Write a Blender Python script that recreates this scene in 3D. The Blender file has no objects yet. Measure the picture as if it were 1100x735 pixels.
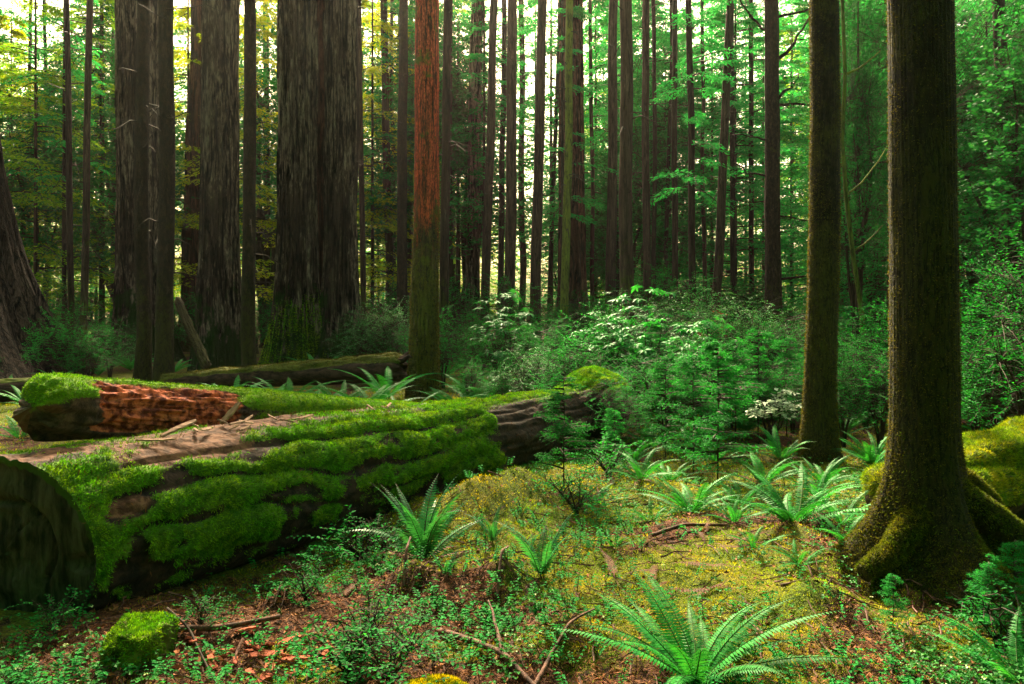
import bpy, math, random
import numpy as np
from mathutils import Vector

random.seed(7)
RNG = np.random.default_rng(11)
R = math.radians
sc = bpy.context.scene
col = sc.collection
PI = math.pi

# ------------------------------------------------------------------ camera numbers
F, CX, HZ, CAMZ = 856.0, 550.0, 335.0, 1.7      # focal length and horizon in photo pixels, eye height


# ------------------------------------------------------------------ noise
def _hash(ix, iy, iz, seed):
    h = (ix.astype(np.uint64) * np.uint64(374761393) + iy.astype(np.uint64) * np.uint64(668265263)
         + iz.astype(np.uint64) * np.uint64(2147483647) + np.uint64(seed * 974711 + 13)) & np.uint64(0xFFFFFFFF)
    h = ((h ^ (h >> np.uint64(13))) * np.uint64(1274126177)) & np.uint64(0xFFFFFFFF)
    h = ((h ^ (h >> np.uint64(16))) * np.uint64(2246822519)) & np.uint64(0xFFFFFFFF)
    h = h ^ (h >> np.uint64(15))
    return (h & np.uint64(0xFFFFFF)).astype(np.float64) / 8388607.5 - 1.0


def vnoise(x, y, z=0.0, seed=0):
    x, y, z = np.broadcast_arrays(np.asarray(x, float), np.asarray(y, float), np.asarray(z, float))
    x = x + 5000.0; y = y + 5000.0; z = z + 5000.0
    ix, iy, iz = np.floor(x).astype(np.int64), np.floor(y).astype(np.int64), np.floor(z).astype(np.int64)
    fx, fy, fz = x - ix, y - iy, z - iz
    fx, fy, fz = [f * f * (3 - 2 * f) for f in (fx, fy, fz)]
    out = 0
    for dx in (0, 1):
        wx = fx if dx else 1 - fx
        for dy in (0, 1):
            wy = fy if dy else 1 - fy
            for dz in (0, 1):
                wz = fz if dz else 1 - fz
                out = out + wx * wy * wz * _hash(ix + dx, iy + dy, iz + dz, seed)
    return out


def fbm(x, y, z=0.0, seed=0, octs=4):
    a, s, t = 1.0, 0.0, 0.0
    x, y, z = np.asarray(x, float), np.asarray(y, float), np.asarray(z, float)
    for o in range(octs):
        s = s + a * vnoise(x, y, z, seed + o * 17)
        t += a; a *= 0.5; x = x * 2.03; y = y * 2.03; z = z * 2.03
    return s / t


def sstep(a, b, x):
    t = np.clip((np.asarray(x, float) - a) / (b - a), 0, 1)
    return t * t * (3 - 2 * t)


# ------------------------------------------------------------------ ground shape
LOG_A = np.array([-2.88, 4.54]); LOG_D = np.array([0.54, 0.842]); LOG_D = LOG_D / np.linalg.norm(LOG_D)
LOG_N = np.array([-LOG_D[1], LOG_D[0]])          # away from the camera
LOG_L = 8.0
MOUNDS = [  # x, y, radius, height
    (0.0, 7.0, 0.75, 0.20), (-0.35, 6.3, 0.6, 0.12), (2.6, 4.95, 0.75, 0.09), (1.9, 5.6, 0.9, 0.10), (3.4, 8.9, 0.9, 0.12),
    (0.55, 8.3, 0.9, 0.10), (-0.1, 5.0, 0.5, 0.06), (1.1, 5.0, 0.6, 0.08), (2.9, 7.0, 0.8, 0.12), (-1.9, 4.05, 0.5, 0.05),
    (1.5, 7.3, 0.7, 0.10), (-1.6, 4.9, 0.45, -0.12), (-0.95, 5.9, 0.45, -0.08), (0.35, 4.05, 0.4, 0.05), (-0.26, 6.47, 0.36, 0.17), (0.05, 6.9, 0.3, 0.10), (-0.35, 4.7, 0.25, 0.07), (0.75, 5.7, 0.4, 0.08), (1.3, 6.0, 0.3, 0.09), (2.0, 5.0, 0.35, 0.09), (1.45, 4.75, 0.3, 0.06), (1.9, 4.2, 0.6, 0.06),
]


_mr = random.Random(31)
for _ in range(46):
    _y = _mr.uniform(3.6, 9.5); MOUNDS.append((_mr.uniform(-0.42, 0.55) * _y + 0.4, _y, _mr.uniform(.12, .32), _mr.uniform(.03, .11)))


def gz(x, y):
    x = np.asarray(x, float); y = np.asarray(y, float)
    z = 0.08 * fbm(x * 0.5, y * 0.5, 0, 3, 3) + 0.055 * fbm(x * 1.9, y * 1.9, 0, 5, 3) + 0.045 * np.abs(fbm(x * 5, y * 5, 0, 9, 3)) - 0.012
    far = sstep(14, 60, y)
    z = z + 0.5 * far * fbm(x * 0.06, y * 0.06, 0, 21, 2)
    for mx, my, mr, mh in MOUNDS:
        d2 = ((x - mx) ** 2 + (y - my) ** 2) / (mr * mr)
        z = z + mh * np.exp(-d2 * 1.6)
    return z


def G(px, py):
    """where a photo pixel meets level ground"""
    Y = CAMZ * F / (py - HZ)
    X = (px - CX) / F * Y
    return X, Y, float(gz(X, Y))


def AT(px, Y):
    X = (px - CX) / F * Y
    return X, Y, float(gz(X, Y))


def mossmask(x, y):
    m = 0.5 + 0.62 * fbm(x * 0.85 + 3.1, y * 0.85, 0, 41, 4) + 0.30 * fbm(x * 3.5, y * 3.5, 0, 43, 3)
    m = m + 0.28 * np.exp(-(((x - 0.45) / 1.2) ** 2 + ((y - 7.2) / 1.9) ** 2))
    m = m - 0.38 * np.exp(-(((x + 1.7) / 0.9) ** 2 + ((y - 4.0) / 0.7) ** 2))
    m = m - 0.22 * np.exp(-(((x - 2.3) / 0.6) ** 2 + ((y - 6.2) / 0.6) ** 2)) + 0.10
    return m


# ------------------------------------------------------------------ mesh building
def mesh_np(name, V, quads=None, tris=None, mats=(), attrs=None, smooth=False, midx=None):
    me = bpy.data.meshes.new(name)
    V = np.asarray(V, np.float32).reshape(-1, 3)
    q = np.zeros((0, 4), np.int32) if quads is None else np.asarray(quads, np.int32).reshape(-1, 4)
    t = np.zeros((0, 3), np.int32) if tris is None else np.asarray(tris, np.int32).reshape(-1, 3)
    me.vertices.add(len(V)); me.vertices.foreach_set('co', V.ravel())
    nl = q.size + t.size
    me.loops.add(nl)
    me.loops.foreach_set('vertex_index', np.concatenate([q.ravel(), t.ravel()]).astype(np.int32))
    me.polygons.add(len(q) + len(t))
    st = np.concatenate([np.arange(len(q)) * 4, q.size + np.arange(len(t)) * 3]).astype(np.int32)
    me.polygons.foreach_set('loop_start', st)
    if midx is not None:
        me.polygons.foreach_set('material_index', np.asarray(midx, np.int32))
    me.polygons.foreach_set('use_smooth', np.full(len(q) + len(t), smooth))
    for k, a in (attrs or {}).items():
        at = me.attributes.new(k, 'FLOAT', 'POINT'); at.data.foreach_set('value', np.asarray(a, np.float32).ravel())
    for m in mats:
        me.materials.append(m)
    me.update(calc_edges=True)
    return me


class MB:
    """collects verts, quads and tris with a material index"""
    def __init__(self):
        self.V, self.Q, self.T, self.qm, self.tm, self.n = [], [], [], [], [], 0

    def add(self, V, quads=None, tris=None, m=0):
        V = np.asarray(V, float).reshape(-1, 3)
        if quads is not None:
            q = np.asarray(quads).reshape(-1, 4) + self.n
            self.Q.append(q); self.qm.append(np.full(len(q), m))
        if tris is not None:
            t = np.asarray(tris).reshape(-1, 3) + self.n
            self.T.append(t); self.tm.append(np.full(len(t), m))
        self.V.append(V); self.n += len(V)
        return self

    def mesh(self, name, mats, smooth=False):
        Q = np.concatenate(self.Q) if self.Q else None
        T = np.concatenate(self.T) if self.T else None
        mi = np.concatenate((self.qm or [np.zeros(0)]) + (self.tm or [np.zeros(0)]))
        return mesh_np(name, np.concatenate(self.V), Q, T, mats, None, smooth, mi)


def link(name, me, parent=None, loc=None):
    o = bpy.data.objects.new(name, me); col.objects.link(o)
    if parent is not None: o.parent = parent
    if loc is not None: o.location = loc
    return o


def thing(name, label, cat, loc, group=None, rz=0, s=1.0):
    o = bpy.data.objects.new(name, None); col.objects.link(o)
    o.empty_display_size = 0.2
    o.location = loc; o.rotation_euler = (0, 0, rz)
    o.scale = (s, s, s) if not isinstance(s, tuple) else s
    o['label'] = label; o['category'] = cat
    if group: o['group'] = group
    return o


def tag(o, label=None, cat=None, group=None, kind=None):
    if label: o['label'] = label
    if cat: o['category'] = cat
    if group: o['group'] = group
    if kind: o['kind'] = kind
    return o


def norm(v):
    return v / np.maximum(np.linalg.norm(v, axis=-1, keepdims=True), 1e-9)


def leaves(mb, P, D, N, L, W, m=0, fold=0.12, wide=0.42):
    """one folded diamond leaf per row"""
    n = len(P)
    D = norm(D); S = norm(np.cross(D, N)); N = norm(np.cross(S, D))
    L = np.broadcast_to(L, n)[:, None]; W = np.broadcast_to(W, n)[:, None]
    mid = P + D * L * wide
    V = np.stack([P, mid + S * W / 2 + N * W * fold, P + D * L - N * L * 0.08, mid - S * W / 2 + N * W * fold], 1)
    q = np.arange(n * 4).reshape(n, 4)
    mb.add(V, quads=q, m=m)


def long_leaves(mb, P, D, N, L, W, m=0, droop=0.35):
    """strap leaf of two bent quads pairs (rhododendron, young fern)"""
    n = len(P)
    D = norm(D); S = norm(np.cross(D, N)); N = norm(np.cross(S, D))
    L = np.broadcast_to(L, n)[:, None]; W = np.broadcast_to(W, n)[:, None]
    a = P + D * L * 0.32 + N * L * 0.04
    b = P + D * L * 0.70 - N * L * droop * 0.22
    c = P + D * L - N * L * droop * 0.62
    V = np.stack([P, a + S * W * 0.45 + N * W * .12, b + S * W * 0.5 + N * W * .12, c, b - S * W * 0.5 + N * W * .12, a - S * W * 0.45 + N * W * .12, a, b], 1)
    base = np.arange(n)[:, None] * 8
    q = np.concatenate([base + np.array([[6, 1, 2, 7]]), base + np.array([[5, 6, 7, 4]])])
    t = np.concatenate([base + np.array([[0, 1, 6]]), base + np.array([[0, 6, 5]]), base + np.array([[7, 2, 3]]), base + np.array([[4, 7, 3]])])
    mb.add(V, quads=q, tris=t, m=m)


def tube(mb, pts, rad, ns=5, m=0, cap=True):
    pts = np.asarray(pts, float); n = len(pts)
    rad = np.broadcast_to(np.asarray(rad, float), n)
    T = norm(np.gradient(pts, axis=0))
    up = np.tile(np.array([0, 0, 1.0]), (n, 1)); up[np.abs(T[:, 2]) > 0.9] = (1, 0, 0)
    if np.abs(T[:, 2]).mean() > 0.6: up[:] = (1, 0, 0)
    A = norm(np.cross(T, up)); B = np.cross(T, A)
    th = np.arange(ns) / ns * 2 * PI
    V = pts[:, None] + rad[:, None, None] * (np.cos(th)[None, :, None] * A[:, None] + np.sin(th)[None, :, None] * B[:, None])
    i = np.arange(n - 1)[:, None] * ns; j = np.arange(ns)[None]
    q = np.stack([i + j, i + (j + 1) % ns, i + ns + (j + 1) % ns, i + ns + j], -1).reshape(-1, 4)
    V = V.reshape(-1, 3); t = None
    if cap:
        V = np.concatenate([V, pts[:1], pts[-1:]])
        k = n * ns; jj = np.arange(ns)
        t = np.concatenate([np.stack([(jj + 1) % ns, jj, np.full(ns, k)], 1), np.stack([(n - 1) * ns + jj, (n - 1) * ns + (jj + 1) % ns, np.full(ns, k + 1)], 1)])
    mb.add(V, quads=q, tris=t, m=m)


def fibres(P, N, L, W, rng, lean=0.7, grav=0.0):
    """tiny moss shoots: one thin triangle each"""
    n = len(P)
    rnd = rng.normal(size=(n, 3))
    D = norm(N + lean * rnd * 0.6 + np.array([0, 0, -grav]))
    S = norm(np.cross(D, rng.normal(size=(n, 3))))
    L = np.broadcast_to(L, n)[:, None] * rng.uniform(0.5, 1.25, (n, 1)); W = np.broadcast_to(W, n)[:, None]
    B = P - N * L * 0.15
    V = np.stack([B - S * W * .6, B + D * L * .55 + S * W * .5, B + D * L, B + D * L * .45 - S * W * .5], 1)
    return V.reshape(-1, 3), np.arange(n * 4).reshape(n, 4)


# ------------------------------------------------------------------ materials
def newmat(name):
    m = bpy.data.materials.new(name); m.use_nodes = True
    nt = m.node_tree; nt.nodes.clear()
    out = nt.nodes.new('ShaderNodeOutputMaterial')
    return m, nt, out


def N_(nt, t, **kw):
    n = nt.nodes.new(t)
    for k, v in kw.items():
        if k.startswith('i_'):
            key = k[2:]
            key = int(key) if key.isdigit() else key.replace('_', ' ')
            n.inputs[key].default_value = v
        else:
            setattr(n, k, v)
    return n


def L_(nt, a, b): nt.links.new(a, b)


def mixc(nt, fac, a, b, blend='MIX'):
    n = nt.nodes.new('ShaderNodeMix'); n.data_type = 'RGBA'; n.blend_type = blend
    for sock, v in ((n.inputs[0], fac), (n.inputs[6], a), (n.inputs[7], b)):
        if hasattr(v, 'is_output') or isinstance(v, bpy.types.NodeSocket): nt.links.new(v, sock)
        elif isinstance(v, (int, float)): sock.default_value = v
        else: sock.default_value = (*v, 1) if len(v) == 3 else v
    return n.outputs[2]


def maprange(nt, v, a, b, c=0.0, d=1.0):
    n = nt.nodes.new('ShaderNodeMapRange'); n.interpolation_type = 'SMOOTHSTEP'
    nt.links.new(v, n.inputs[0])
    for i, x in enumerate((a, b, c, d)): n.inputs[i + 1].default_value = x
    return n.outputs[0]


def noise(nt, vec, scale, detail=4, rough=0.6, dist=0.0):
    n = N_(nt, 'ShaderNodeTexNoise'); n.inputs['Scale'].default_value = scale; n.inputs['Detail'].default_value = detail
    n.inputs['Roughness'].default_value = rough; n.inputs['Distortion'].default_value = dist
    if vec is not None: nt.links.new(vec, n.inputs['Vector'])
    return n.outputs['Fac']


def mapped(nt, scale, kind='Object'):
    tc = N_(nt, 'ShaderNodeTexCoord'); mp = N_(nt, 'ShaderNodeMapping'); mp.inputs['Scale'].default_value = scale
    nt.links.new(tc.outputs[kind], mp.inputs['Vector'])
    return mp.outputs['Vector']


def math_(nt, op, a, b):
    n = N_(nt, 'ShaderNodeMath'); n.operation = op
    for s, v in ((n.inputs[0], a), (n.inputs[1], b)):
        if isinstance(v, (int, float)): s.default_value = v
        else: nt.links.new(v, s)
    return n.outputs[0]


def leaf_mat(name, c1, c2, trans=0.42, rough=0.5, spec=0.3, tcol=None, patch=None):
    m, nt, out = newmat(name)
    geo = N_(nt, 'ShaderNodeNewGeometry'); oi = N_(nt, 'ShaderNodeObjectInfo')
    c = mixc(nt, geo.outputs['Random Per Island'], c1, c2)
    v = maprange(nt, oi.outputs['Random'], 0, 1, 0.72, 1.25)
    hsv = N_(nt, 'ShaderNodeHueSaturation'); nt.links.new(c, hsv.inputs['Color']); nt.links.new(v, hsv.inputs['Value'])
    c = hsv.outputs['Color']
    if patch:
        c = mixc(nt, maprange(nt, noise(nt, geo.outputs['Position'], patch[1], 2), 0.52, 0.68), c, patch[0])
    p = N_(nt, 'ShaderNodeBsdfPrincipled'); nt.links.new(c, p.inputs['Base Color'])
    p.inputs['Roughness'].default_value = rough; p.inputs['Specular IOR Level'].default_value = spec
    tr = N_(nt, 'ShaderNodeBsdfTranslucent')
    tc = mixc(nt, 1.0, c, tcol or (1.35, 1.25, 0.5), 'MULTIPLY')
    nt.links.new(tc, tr.inputs['Color'])
    mx = N_(nt, 'ShaderNodeMixShader'); mx.inputs[0].default_value = trans
    nt.links.new(p.outputs[0], mx.inputs[1]); nt.links.new(tr.outputs[0], mx.inputs[2])
    nt.links.new(mx.outputs[0], out.inputs['Surface'])
    return m


def moss_mat(name, ca, cb, cc, scale=2.2, trans=0.3):
    """moss shoots: colour wanders in clumps over the place and from shoot to shoot"""
    m, nt, out = newmat(name)
    geo = N_(nt, 'ShaderNodeNewGeometry')
    n1 = maprange(nt, noise(nt, geo.outputs['Position'], scale, 3), 0.38, 0.62)
    n2 = maprange(nt, noise(nt, geo.outputs['Position'], scale * 4.3, 3), 0.4, 0.66)
    c = mixc(nt, n1, ca, cb); c = mixc(nt, n2, c, cc)
    v = maprange(nt, geo.outputs['Random Per Island'], 0, 1, 0.55, 1.35)
    hsv = N_(nt, 'ShaderNodeHueSaturation'); nt.links.new(c, hsv.inputs['Color']); nt.links.new(v, hsv.inputs['Value'])
    p = N_(nt, 'ShaderNodeBsdfPrincipled'); nt.links.new(hsv.outputs['Color'], p.inputs['Base Color'])
    p.inputs['Roughness'].default_value = 0.8; p.inputs['Specular IOR Level'].default_value = 0.15
    tr = N_(nt, 'ShaderNodeBsdfTranslucent'); nt.links.new(hsv.outputs['Color'], tr.inputs['Color'])
    mx = N_(nt, 'ShaderNodeMixShader'); mx.inputs[0].default_value = trans
    nt.links.new(p.outputs[0], mx.inputs[1]); nt.links.new(tr.outputs[0], mx.inputs[2])
    nt.links.new(mx.outputs[0], out.inputs['Surface'])
    return m


def bark_mat(name, dark, mid, light, moss=None, moss_amt=0.5, moss_h=None, sc_xy=9, sc_z=0.9, bump=0.5, rough=0.9, red=None, fine=1.0):
    m, nt, out = newmat(name)
    v1 = mapped(nt, (sc_xy, sc_xy, sc_z)); v2 = mapped(nt, (1, 1, 1))
    n1 = noise(nt, v1, 1.0, 6, 0.62, 0.35)
    n2 = noise(nt, mapped(nt, (sc_xy * 3.5, sc_xy * 3.5, sc_z * 6)), fine, 4, 0.65)
    n3 = noise(nt, v2, 0.9, 3)
    f = math_(nt, 'ADD', math_(nt, 'MULTIPLY', n1, 0.72), math_(nt, 'MULTIPLY', n2, 0.28))
    c = mixc(nt, maprange(nt, f, 0.40, 0.50), dark, mid)
    c = mixc(nt, maprange(nt, f, 0.51, 0.62), c, light)
    c = mixc(nt, maprange(nt, n3, 0.35, 0.7, 0, 0.55), c, mid)
    tc = N_(nt, 'ShaderNodeTexCoord'); sx = N_(nt, 'ShaderNodeSeparateXYZ'); nt.links.new(tc.outputs['Object'], sx.inputs[0])
    if red:   # (colour, z where it starts): peeling red bark above a height
        rz = math_(nt, 'ADD', sx.outputs['Z'], math_(nt, 'MULTIPLY', math_(nt, 'SUBTRACT', noise(nt, mapped(nt, (9, 9, 1.2)), 1.0, 6, 0.7), 0.5), 4.5))
        rc = mixc(nt, maprange(nt, n2, 0.38, 0.6), tuple(x * 0.35 for x in red[0]), red[0])
        rc = mixc(nt, maprange(nt, noise(nt, mapped(nt, (24, 24, 1.6)), 1.0, 6, 0.7, 0.4), 0.48, 0.60, 0, 0.85), rc, dark)
        c = mixc(nt, maprange(nt, rz, red[1] - 0.6, red[1] + 0.7), c, rc)
    if moss:
        nm = noise(nt, v2, 2.4, 5, 0.7)
        if moss_h:
            h = maprange(nt, sx.outputs['Z'], 0.0, moss_h, 0.32, 0.0)
            nm = math_(nt, 'ADD', nm, h)
        mc = mixc(nt, noise(nt, v2, 30, 3), tuple(x * 0.5 for x in moss), tuple(x * 1.4 for x in moss))
        c = mixc(nt, maprange(nt, nm, 0.72 - moss_amt * 0.35, 0.86 - moss_amt * 0.35), c, mc)
    cn = noise(nt, mapped(nt, (sc_xy * 0.9, sc_xy * 0.9, sc_z * 0.55)), 1.0, 5, 0.6, 0.5)
    crack = maprange(nt, math_(nt, 'ABSOLUTE', math_(nt, 'SUBTRACT', cn, 0.5), 0), 0.0, 0.05)
    c = mixc(nt, maprange(nt, crack, 0, 1, 0.75, 0.0), c, dark)
    f = math_(nt, 'ADD', f, math_(nt, 'MULTIPLY', crack, 0.35))
    oi = N_(nt, 'ShaderNodeObjectInfo')
    hsv = N_(nt, 'ShaderNodeHueSaturation'); nt.links.new(c, hsv.inputs['Color'])
    nt.links.new(maprange(nt, oi.outputs['Random'], 0, 1, 0.7, 1.3), hsv.inputs['Value'])
    p = N_(nt, 'ShaderNodeBsdfPrincipled'); nt.links.new(hsv.outputs['Color'], p.inputs['Base Color'])
    p.inputs['Roughness'].default_value = rough; p.inputs['Specular IOR Level'].default_value = 0.25
    b = N_(nt, 'ShaderNodeBump'); b.inputs['Strength'].default_value = bump; b.inputs['Distance'].default_value = 0.05
    nt.links.new(f, b.inputs['Height']); nt.links.new(b.outputs[0], p.inputs['Normal'])
    nt.links.new(p.outputs[0], out.inputs['Surface'])
    return m


def simple_mat(name, c1, c2, scale=(6, 6, 6), rough=0.85, bump=0.4, spec=0.25, attr=None, attr2=None):
    """noise between two colours; attr / attr2 = (vertex attribute, colour a, colour b) laid over it"""
    m, nt, out = newmat(name)
    f = noise(nt, mapped(nt, scale), 1.0, 6, 0.65, 0.3)
    c = mixc(nt, maprange(nt, f, 0.36, 0.66), c1, c2)
    for a in (attr2, attr):
        if a:
            at = N_(nt, 'ShaderNodeAttribute'); at.attribute_name = a[0]
            nf = noise(nt, mapped(nt, (1, 1, 1)), 14, 4)
            ac = mixc(nt, maprange(nt, noise(nt, mapped(nt, (1, 1, 1)), a[3] if len(a) > 3 else 5, 4), 0.38, 0.64), a[1], a[2])
            fac = maprange(nt, math_(nt, 'ADD', at.outputs['Fac'], math_(nt, 'MULTIPLY', math_(nt, 'SUBTRACT', nf, 0.5), 0.7)), 0.38, 0.62)
            c = mixc(nt, fac, c, ac)
    p = N_(nt, 'ShaderNodeBsdfPrincipled'); nt.links.new(c, p.inputs['Base Color'])
    p.inputs['Roughness'].default_value = rough; p.inputs['Specular IOR Level'].default_value = spec
    b = N_(nt, 'ShaderNodeBump'); b.inputs['Strength'].default_value = bump; b.inputs['Distance'].default_value = 0.03
    nt.links.new(f, b.inputs['Height']); nt.links.new(b.outputs[0], p.inputs['Normal'])
    nt.links.new(p.outputs[0], out.inputs['Surface'])
    return m


M = {}
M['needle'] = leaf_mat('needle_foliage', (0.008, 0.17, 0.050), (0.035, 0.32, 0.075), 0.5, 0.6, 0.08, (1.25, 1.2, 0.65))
M['needle_lit'] = leaf_mat('needle_foliage_yellow', (0.13, 0.29, 0.010), (0.42, 0.42, 0.012), 0.62, 0.55, 0.2, (1.5, 1.3, 0.4))  # yellow of low sun through the leaves, painted into their base colour
M['broad'] = leaf_mat('broad_foliage', (0.010, 0.12, 0.035), (0.035, 0.20, 0.05), 0.45, 0.55, 0.1, (1.2, 1.2, 0.6))
M['shrub'] = leaf_mat('shrub_leaf', (0.006, 0.14, 0.028), (0.024, 0.25, 0.042), 0.42, 0.6, 0.05)
M['shrub_grey'] = leaf_mat('shrub_leaf_grey', (0.012, 0.16, 0.045), (0.09, 0.29, 0.10), 0.35, 0.45, 0.15)
M['rhodo'] = leaf_mat('glossy_leaf', (0.008, 0.14, 0.028), (0.03, 0.25, 0.05), 0.35, 0.5, 0.12)
M['white_leaf'] = leaf_mat('pale_leaf', (0.26, 0.36, 0.24), (0.55, 0.62, 0.48), 0.2, 0.4, 0.4, (1, 1, 1))
M['fern'] = leaf_mat('fern_frond', (0.012, 0.16, 0.026), (0.035, 0.26, 0.038), 0.28, 0.55, 0.10)
M['fern_dark'] = leaf_mat('fern_frond_dark', (0.015, 0.14, 0.04), (0.035, 0.21, 0.07), 0.35, 0.42, 0.3)
M['fern_dead'] = leaf_mat('dead_frond', (0.055, 0.014, 0.007), (0.14, 0.040, 0.012), 0.25, 0.7, 0.15, (1, 1, 1))
M['sorrel'] = leaf_mat('sorrel_leaf', (0.008, 0.085, 0.016), (0.028, 0.16, 0.022), 0.35, 0.6, 0.12)
M['sorrel_pale'] = leaf_mat('sorrel_pale', (0.25, 0.35, 0.12), (0.45, 0.5, 0.3), 0.3, 0.5, 0.3)
M['stem'] = simple_mat('twig_bark', (0.012, 0.008, 0.006), (0.05, 0.03, 0.02), (20, 20, 5), bump=0.2)
M['stem_green'] = simple_mat('green_stem', (0.02, 0.06, 0.012), (0.05, 0.10, 0.02), (20, 20, 5), bump=0.1)
M['moss'] = moss_mat('log_moss', (0.13, 0.38, 0.004), (0.25, 0.40, 0.005), (0.045, 0.15, 0.006), 4.0)
M['moss_gold'] = moss_mat('ground_moss', (0.62, 0.46, 0.002), (0.28, 0.46, 0.003), (0.08, 0.17, 0.005), 2.2)
M['moss_trunk'] = moss_mat('trunk_moss', (0.075, 0.07, 0.005), (0.04, 0.05, 0.006), (0.13, 0.10, 0.006), 5)
M['moss_lime'] = moss_mat('lime_moss', (0.24, 0.36, 0.004), (0.36, 0.34, 0.004), (0.09, 0.18, 0.005), 4)
M['moss_base'] = moss_mat('base_moss', (0.17, 0.16, 0.004), (0.10, 0.15, 0.004), (0.06, 0.07, 0.006), 6)
M['litter'] = moss_mat('needle_litter', (0.16, 0.05, 0.018), (0.09, 0.035, 0.015), (0.22, 0.09, 0.03), 4, 0.0)
def redwood_mat(name, dark, mid, light, moss=None):
    m, nt, out = newmat(name)
    cn = noise(nt, mapped(nt, (3.6, 3.6, 0.30)), 1.0, 6, 0.6, 0.6)
    cn2 = noise(nt, mapped(nt, (7.5, 7.5, 0.9)), 1.0, 5, 0.6, 0.5)
    a1 = maprange(nt, math_(nt, 'ABSOLUTE', math_(nt, 'SUBTRACT', cn, 0.5), 0), 0.004, 0.06)
    a2 = maprange(nt, math_(nt, 'ABSOLUTE', math_(nt, 'SUBTRACT', cn2, 0.5), 0), 0.0, 0.05)
    n2 = noise(nt, mapped(nt, (14, 14, 3.0)), 1.0, 6, 0.7, 0.6)
    n3 = noise(nt, mapped(nt, (0.8, 0.8, 0.3)), 1.0, 4)
    crack = math_(nt, 'MULTIPLY', a1, math_(nt, 'ADD', 0.35, math_(nt, 'MULTIPLY', a2, 0.65)))
    pl = mixc(nt, maprange(nt, math_(nt, 'ADD', n2, math_(nt, 'MULTIPLY', math_(nt, 'SUBTRACT', n3, 0.5), 0.9)), 0.42, 0.62), mid, light)
    c = mixc(nt, crack, dark, pl)
    f = math_(nt, 'ADD', math_(nt, 'MULTIPLY', crack, 0.8), math_(nt, 'MULTIPLY', n2, 0.3))
    if moss:
        tc = N_(nt, 'ShaderNodeTexCoord'); sx = N_(nt, 'ShaderNodeSeparateXYZ'); nt.links.new(tc.outputs['Object'], sx.inputs[0])
        mf = math_(nt, 'ADD', noise(nt, mapped(nt, (1.6, 1.6, 0.9)), 1.0, 5, 0.7), maprange(nt, sx.outputs['Z'], 0.0, 4.5, 0.26, -0.1))
        c = mixc(nt, maprange(nt, mf, 0.60, 0.72), c, moss)
    p = N_(nt, 'ShaderNodeBsdfPrincipled'); nt.links.new(c, p.inputs['Base Color']); p.inputs['Roughness'].default_value = 0.92
    p.inputs['Specular IOR Level'].default_value = 0.15
    b = N_(nt, 'ShaderNodeBump'); b.inputs['Strength'].default_value = 1.0; b.inputs['Distance'].default_value = 0.22
    nt.links.new(f, b.inputs['Height']); nt.links.new(b.outputs[0], p.inputs['Normal'])
    nt.links.new(p.outputs[0], out.inputs['Surface'])
    return m


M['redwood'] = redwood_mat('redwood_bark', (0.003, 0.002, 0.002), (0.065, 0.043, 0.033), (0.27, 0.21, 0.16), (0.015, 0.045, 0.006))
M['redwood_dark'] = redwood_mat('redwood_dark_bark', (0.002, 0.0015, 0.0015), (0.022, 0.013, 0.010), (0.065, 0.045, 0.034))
M['redwood_red'] = redwood_mat('redwood_red_bark', (0.008, 0.004, 0.003), (0.075, 0.028, 0.018), (0.17, 0.075, 0.05), (0.03, 0.05, 0.008))
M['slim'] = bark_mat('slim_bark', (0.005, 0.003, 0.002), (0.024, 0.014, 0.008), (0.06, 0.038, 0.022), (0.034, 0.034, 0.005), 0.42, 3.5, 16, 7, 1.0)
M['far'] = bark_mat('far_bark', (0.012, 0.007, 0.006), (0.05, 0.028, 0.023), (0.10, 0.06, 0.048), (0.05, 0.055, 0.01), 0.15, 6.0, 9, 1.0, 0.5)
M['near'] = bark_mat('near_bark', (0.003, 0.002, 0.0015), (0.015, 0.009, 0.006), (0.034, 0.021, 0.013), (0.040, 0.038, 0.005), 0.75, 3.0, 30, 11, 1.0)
M['redtree'] = bark_mat('peeling_red_bark', (0.010, 0.007, 0.004), (0.05, 0.032, 0.012), (0.09, 0.065, 0.015), (0.075, 0.075, 0.008), 0.55, 4.0, 14, 3.0, 0.7, red=((0.55, 0.075, 0.03), 3.4))
M['logwood'] = simple_mat('log_wood', (0.005, 0.003, 0.002), (0.044, 0.022, 0.014), (2.2, 14, 14), bump=0.8, attr=('moss', (0.05, 0.13, 0.006), (0.10, 0.19, 0.008)), attr2=('pale', (0.045, 0.015, 0.007), (0.155, 0.068, 0.040), 16))
M['cutend'] = simple_mat('charred_cut_end', (0.004, 0.003, 0.003), (0.075, 0.055, 0.046), (14, 14, 3), bump=1.0, attr=('moss', (0.03, 0.06, 0.006), (0.05, 0.09, 0.008)))
M['redlog'] = simple_mat('small_log_wood', (0.02, 0.012, 0.01), (0.11, 0.06, 0.045), (3, 16, 16), bump=0.8, attr=('moss', (0.09, 0.19, 0.006), (0.15, 0.25, 0.008)), attr2=('pale', (0.09, 0.013, 0.007), (0.52, 0.125, 0.055), 16))
M['oldlog'] = simple_mat('old_log_wood', (0.015, 0.008, 0.006), (0.07, 0.035, 0.022), (3, 12, 12), bump=0.8, attr=('moss', (0.06, 0.075, 0.008), (0.11, 0.13, 0.01)))
M['shard'] = simple_mat('wood_shard', (0.16, 0.08, 0.05), (0.36, 0.22, 0.15), (5, 30, 30), bump=0.4)
M['redchip'] = simple_mat('red_wood_chip', (0.20, 0.035, 0.015), (0.42, 0.11, 0.05), (8, 30, 30), bump=0.5)
M['branch'] = simple_mat('fallen_branch_bark', (0.03, 0.014, 0.010), (0.15, 0.07, 0.05), (25, 25, 6), bump=0.4)


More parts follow.
